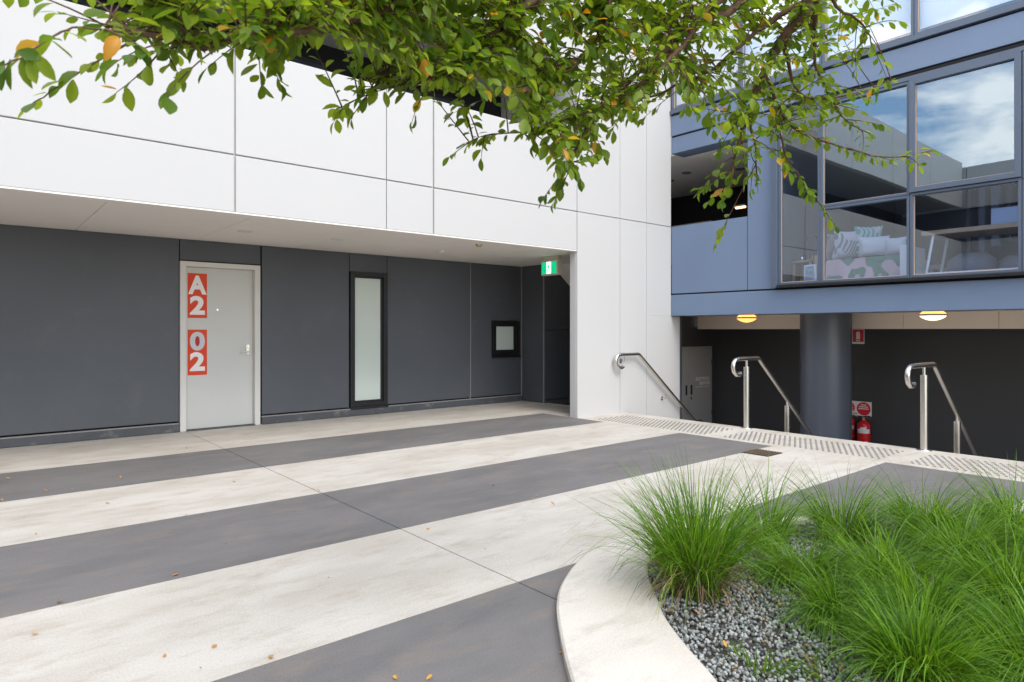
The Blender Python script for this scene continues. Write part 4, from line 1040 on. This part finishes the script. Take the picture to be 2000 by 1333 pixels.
# ================================================================== TREE
tree = thing('shade_tree', (4.3, -.6, 0), 'leafy shade tree with small oval green and yellowing leaves hanging over the courtyard', 'tree')
hub = at(1640, -170, 2.55)
trunk_pts = [(4.3, -.6, .0), (4.27, -.57, .7), (4.2, -.5, 1.4), (4.05, -.35, 2.1), (3.85, -.15, 2.6), tuple(hub + Vector((.35, -.25, .0)))]
MB().tube(trunk_pts, [.09, .075, .068, .06, .052, .045], 16).build('trunk', M['bark'], tree)
LIMBS = [
 [(0, 0, 0, 'trunk'), (1640, -170, 2.55, .034), (1584, 0, 2.55, .024), (1530, 75, 2.6, .021), (1495, 140, 2.65, .016), (1462, 215, 2.7, .010), (1440, 290, 2.7, .006), (1425, 370, 2.72, .003)],
 [(1640, -170, 2.55, .030), (1460, -5, 2.45, .016), (1370, 45, 2.42, .013), (1320, 80, 2.4, .010), (1230, 160, 2.35, .007), (1160, 230, 2.3, .005), (1110, 320, 2.3, .003)],
 [(1640, -170, 2.55, .030), (1415, -10, 2.4, .015), (1330, 92, 2.3, .010), (1260, 160, 2.25, .007), (1150, 215, 2.2, .005), (1020, 262, 2.15, .003)],
 [(1640, -170, 2.55, .034), (1300, -160, 2.2, .026), (1046, 3, 2.0, .015), (985, 60, 1.98, .011), (930, 110, 1.95, .008), (860, 150, 1.9, .005), (790, 155, 1.9, .003)],
 [(1300, -160, 2.2, .024), (1000, -120, 1.9, .018), (775, 10, 1.72, .012), (650, 52, 1.62, .010), (560, 62, 1.55, .009), (470, 68, 1.5, .008), (395, 95, 1.45, .008), (330, 78, 1.42, .005), (262, 60, 1.4, .003), (205, 52, 1.4, .002)],
 [(395, 95, 1.45, .006), (360, 60, 1.42, .004), (335, 10, 1.4, .003), (300, -30, 1.38, .002)],
 [(1000, -120, 1.9, .014), (740, -10, 1.75, .007), (680, 25, 1.7, .005), (610, 45, 1.66, .004), (560, 20, 1.6, .003)],
 [(1584, 0, 2.55, .014), (1480, 60, 2.6, .009), (1400, 130, 2.6, .007), (1300, 178, 2.6, .005), (1220, 200, 2.6, .003)],
 [(1600, -60, 2.6, .016), (1590, 60, 2.8, .008), (1592, 125, 2.85, .006), (1618, 180, 2.85, .004), (1650, 235, 2.9, .003), (1700, 262, 2.9, .002)],
 [(1495, 140, 2.65, .008), (1520, 210, 2.75, .006), (1560, 255, 2.85, .005), (1650, 290, 2.9, .004), (1740, 308, 2.95, .003), (1820, 295, 3.0, .0015)],
 [(1520, 210, 2.75, .005), (1530, 290, 2.8, .003), (1560, 350, 2.82, .002), (1605, 402, 2.85, .0015)],
 [(1530, 75, 2.6, .010), (1560, 180, 2.8, .005), (1640, 190, 2.9, .004), (1740, 158, 3.0, .002)],
 [(1640, -170, 2.55, .016), (1620, -20, 2.6, .008), (1660, 30, 2.65, .005), (1690, 55, 2.7, .003), (1705, 95, 2.7, .002)],
 [(1640, -170, 2.55, .014), (1690, -40, 2.6, .005), (1745, 5, 2.6, .002)],
 [(1462, 215, 2.7, .006), (1475, 290, 2.72, .004), (1478, 360, 2.74, .002)],
 [(262, 78, 1.4, .003), (190, 120, 1.38, .0022), (130, 160, 1.36, .0018), (62, 204, 1.34, .0012)],
 [(330, 78, 1.42, .003), (180, 55, 1.3, .002), (120, 62, 1.25, .002), (40, 112, 1.12, .0015), (-20, 140, 1.1, .001)],
 [(1300, -160, 2.2, .016), (1200, -20, 2.2, .008), (1180, 60, 2.2, .006), (1120, 130, 2.2, .005), (1060, 170, 2.2, .003)],
 [(860, 150, 1.9, .004), (760, 172, 1.95, .002), (700, 192, 1.97, .0015), (664, 212, 2.0, .001)],
 [(1150, 215, 2.2, .004), (1050, 255, 2.2, .003), (960, 262, 2.2, .002), (910, 280, 2.2, .001)],
]
limb_nodes = []        # (point, depth) for starting twigs
twigs = MB()
limbs3 = []
for li, l in enumerate(LIMBS):
    pts = []; rs = []
    for q in l:
        if len(q) == 4 and q[3] == 'trunk': pts.append(Vector(trunk_pts[-1])); rs.append(.044); continue
        pts.append(at(q[0], q[1], q[2])); rs.append(q[3])
    # smooth by Catmull-Rom
    P = []; Rr = []
    for i in range(len(pts) - 1):
        p0, p1, p2, p3 = pts[max(i - 1, 0)], pts[i], pts[i + 1], pts[min(i + 2, len(pts) - 1)]
        for k in range(5):
            t = k / 5
            P.append(.5 * (2 * p1 + (p2 - p0) * t + (2 * p0 - 5 * p1 + 4 * p2 - p3) * t * t + (3 * p1 - p0 - 3 * p2 + p3) * t ** 3)); Rr.append(rs[i] + (rs[i + 1] - rs[i]) * t)
    P.append(pts[-1]); Rr.append(rs[-1])
    P = [p + Vector(rng.normal(0, min(.004, Rr[i] * .5), 3)) for i, p in enumerate(P)]
    MB().tube(P, Rr, 8).build('branch', M['bark'], tree)
    limbs3.append(P)
    for p in P[4:]: limb_nodes.append(p)
LN = np.array([tuple(p) for p in limb_nodes])

leaves = []      # (pos, dir, normal, size)
def place_leaves(path, spacing=.021, start=.0, size=.046, dens=1.0, gen=None):
    gen = gen or rng
    L = 0; nxt = start; side = 1
    for i in range(len(path) - 1):
        a, b = path[i], path[i + 1]; d = (b - a); l = d.length; d.normalize()
        while nxt < L + l:
            p = a + d * (nxt - L)
            side = -side
            sv = d.cross(Vector((0, 0, 1)));
            if sv.length < .1: sv = Vector((1, 0, 0))
            sv.normalize()
            ld = (sv * side * gen.uniform(.6, 1.1) + d * gen.uniform(.35, .9) + Vector((0, 0, -1)) * gen.uniform(-.1, .75) + Vector(gen.normal(0, .25, 3))).normalized()
            if gen.random() < dens:
                nrm = (Vector((0, 0, 1)) + Vector(gen.normal(0, .38, 3)))
                leaves.append((p + ld * .006, ld, nrm, size * gen.uniform(.5, 1.25)))
            nxt += spacing * gen.uniform(.7, 1.4)
        L += l
    d = (path[-1] - path[-2]).normalized()
    leaves.append((path[-1], (d + Vector((0, 0, -.3))).normalized(), Vector((0, 0, 1)) + Vector(gen.normal(0, .3, 3)), size * gen.uniform(.7, 1.1)))
def grow(target, size=.046, leafy=.24, dens=1.0, start=None):
    tv = np.array(target)
    if start is None:
        dd = np.linalg.norm(LN - tv, axis=1) + rng.uniform(0, .12, len(LN)); k_ = int(np.argmin(dd)); s_ = Vector(LN[k_])
        if dd[k_] > .55: return
    else: s_ = start
    T = Vector(target); D = T - s_; l = D.length
    mid = s_ + D * .5 + Vector((0, 0, .12 * l)) + Vector(rng.normal(0, .05 * l + .004, 3))
    path = [((1 - t) ** 2) * s_ + 2 * t * (1 - t) * mid + t * t * T for t in np.linspace(0, 1, 7).tolist()]
    twigs.tube(path, [.0026, .0023, .002, .0017, .0014, .0011, .0008], 5, cap=False)
    place_leaves(path, start=max(0, l - leafy), size=size, dens=dens)
# foliage along the far ends of every limb
for li, P in enumerate(limbs3):
    n_ = len(P); k0 = int(n_ * (.45 if li not in (15, 18, 19, 10, 9, 16) else .15))
    place_leaves(P[k0:], spacing=.022 if li != 15 else .017, size=.044 if li in (15, 16) else (.036 if li in (4, 5) else .042))
    for k in range(k0, n_ - 1, 3):
        if li in (15, 16): continue
        if li in (9, 10, 16, 18, 19, 11) :
            d = (P[min(k + 1, n_ - 1)] - P[k]).normalized(); tgt = P[k] + d * .06 + Vector(rng.normal(0, .03, 3)) + Vector((0, 0, -.015)); grow(tgt, leafy=.08, start=P[k]); continue
        d = (P[min(k + 2, n_ - 1)] - P[k]).normalized(); tgt = P[k] + d * .12 + Vector(rng.normal(0, .07, 3)) + Vector((0, 0, -.03)); grow(tgt, leafy=.14, start=P[k])
# dense canopy: leafy twigs reaching to points spread through its volume
LOW = [(230, 95), (330, 140), (380, 105), (450, 80), (500, 130), (540, 150), (570, 100), (620, 60), (660, 80), (720, 110), (770, 150), (850, 175), (910, 180), (960, 200), (1010, 235), (1050, 270), (1080, 345), (1130, 350), (1180, 300), (1225, 240), (1290, 200), (1340, 210), (1400, 290), (1440, 330), (1500, 290), (1560, 275), (1610, 240), (1660, 60), (1720, 0)]
def low(x): return float(np.interp(x, [p[0] for p in LOW], [p[1] for p in LOW]))
def depth(x): return float(np.interp(x, [0, 400, 800, 1100, 1500, 1800], [1.3, 1.5, 1.85, 2.2, 2.65, 2.9]))
nt_ = 0
while nt_ < 1200:
    px = rng.uniform(230, 1660)
    y1 = low(px); py = rng.uniform(-60, y1)
    dn = 1.0 if px < 1280 else .62
    if px < 520: dn = .30
    elif px < 780: dn = .60
    if rng.random() > dn * (1.0 if py < y1 * .7 else .8): continue
    t = depth(px) * rng.uniform(.88, 1.16)
    grow(tuple(at(px, py - 12, t)), size=.045, leafy=.19); nt_ += 1
# crown above and beside the picture
for k in range(420):
    px = rng.uniform(620, 2000); py = rng.uniform(-700, -80); t = depth(min(px, 1800)) * rng.uniform(.85, 1.35)
    p = at(px, py, t)
    grow(tuple(p), size=.052, leafy=.3)
# hand-placed hanging sprigs at the canopy's lower edge
for (a, b) in (((1100, 330, 2.3), (1085, 392, 2.3)), ((1110, 320, 2.3), (1062, 386, 2.3)), ((1115, 310, 2.3), (1135, 352, 2.3)), ((1425, 345, 2.72), (1412, 395, 2.72)), ((1430, 330, 2.72), (1368, 372, 2.72)), ((1470, 330, 2.72), (1466, 372, 2.74)),
               ((505, 100, 1.6), (510, 168, 1.6)), ((520, 100, 1.62), (548, 165, 1.62)), ((1690, 60, 2.7), (1680, 100, 2.7)), ((1650, 40, 2.7), (1740, 10, 2.7)), ((330, 110, 1.45), (352, 152, 1.45)), ((1140, 220, 2.3), (1180, 300, 2.3))):
    s_ = at(*a); path = [s_ + (at(*b) - s_) * t for t in np.linspace(0, 1, 5).tolist()]
    twigs.tube(path, [.002, .0017, .0014, .0011, .0008], 5, cap=False); place_leaves(path, spacing=.015, size=.046)
# big near leaves at the left margin
for (px, py, dx, dy, s_) in ((20, 115, -.1, -1, .062), (45, 110, .05, -1, .06), (60, 112, .2, -1, .055), (8, 118, -.3, -1, .06), (75, 108, .5, -1, .05), (35, 100, .9, -.35, .05)):
    p = at(px, py, 1.12); right = Vector((.7657, -.6433, 0)); s_ *= .85; leaves.append((p, (right * dx + Vector((0, 0, dy))).normalized(), Vector((-.64, -.77, .4)) + Vector(rng.normal(0, .2, 3)), s_))
tw = twigs.build('twigs', M['bark'], tree); tw['kind'] = 'stuff'

# leaves: the 300 that show largest as parts, the rest one mass
eye = Vector((0, 0, HC))
def inview(p):
    dx, dy, dz = p.x, p.y, p.z - HC; dep = dx * .6433 + dy * .7657; lat = dx * .7657 - dy * .6433
    if dep < .3: return 0
    px, py = 1000 + 1279.5 * lat / dep, 645 - 1279.5 * dz / dep
    return (0 < px < 2000 and 0 < py < 1333) and 1 / dep or 0
order = sorted(range(len(leaves)), key=lambda i: -(inview(leaves[i][0]) * leaves[i][3]))
single = set(order[:300])
lm = [leaf_mesh('leaf', M['leaf_o'], c_, f_) for c_, f_ in ((.12, .18), (.25, .3), (.02, .35))]; lym = leaf_mesh('leaf', M['yleaf_o'], .3, .4)
Vs = []; Fs = []; mi = []; k_ = 0
rl = root_loc(tree)
def frame_of(d, nrm):
    x_ = d.cross(nrm).normalized(); z_ = x_.cross(d).normalized()
    return Matrix((x_, d, z_)).transposed()
for i, (p, d, nrm, s_) in enumerate(leaves):
    Rm = frame_of(d, nrm)
    yel = rng.random() < .028
    if i in single:
        o = bpy.data.objects.new('leaf', lym if yel else lm[i % 3]); COL.objects.link(o); o.parent = tree
        o.matrix_local = Matrix.Translation(p - rl) @ Rm.to_4x4() @ Matrix.Diagonal((s_ * rng.uniform(.75, 1.2), s_, s_ * rng.uniform(.4, 2.0), 1))
        if yel: o['label'] = 'yellow leaf'
    else:
        V = LV * np.array([rng.uniform(.7, 1.2), 1, rng.uniform(.3, 3.2)]) * s_; V = V @ np.array(Rm).T + np.array(p)
        Vs.append(V); Fs.append(LF + k_ * len(LV)); mi.append(np.full(len(LF), 1 if yel else 0)); k_ += 1
np_mesh('foliage', np.concatenate(Vs), np.concatenate(Fs), [M['leaf'], M['yleaf']], tree, 'stuff', np.concatenate(mi), True)
print('leaves', len(leaves))
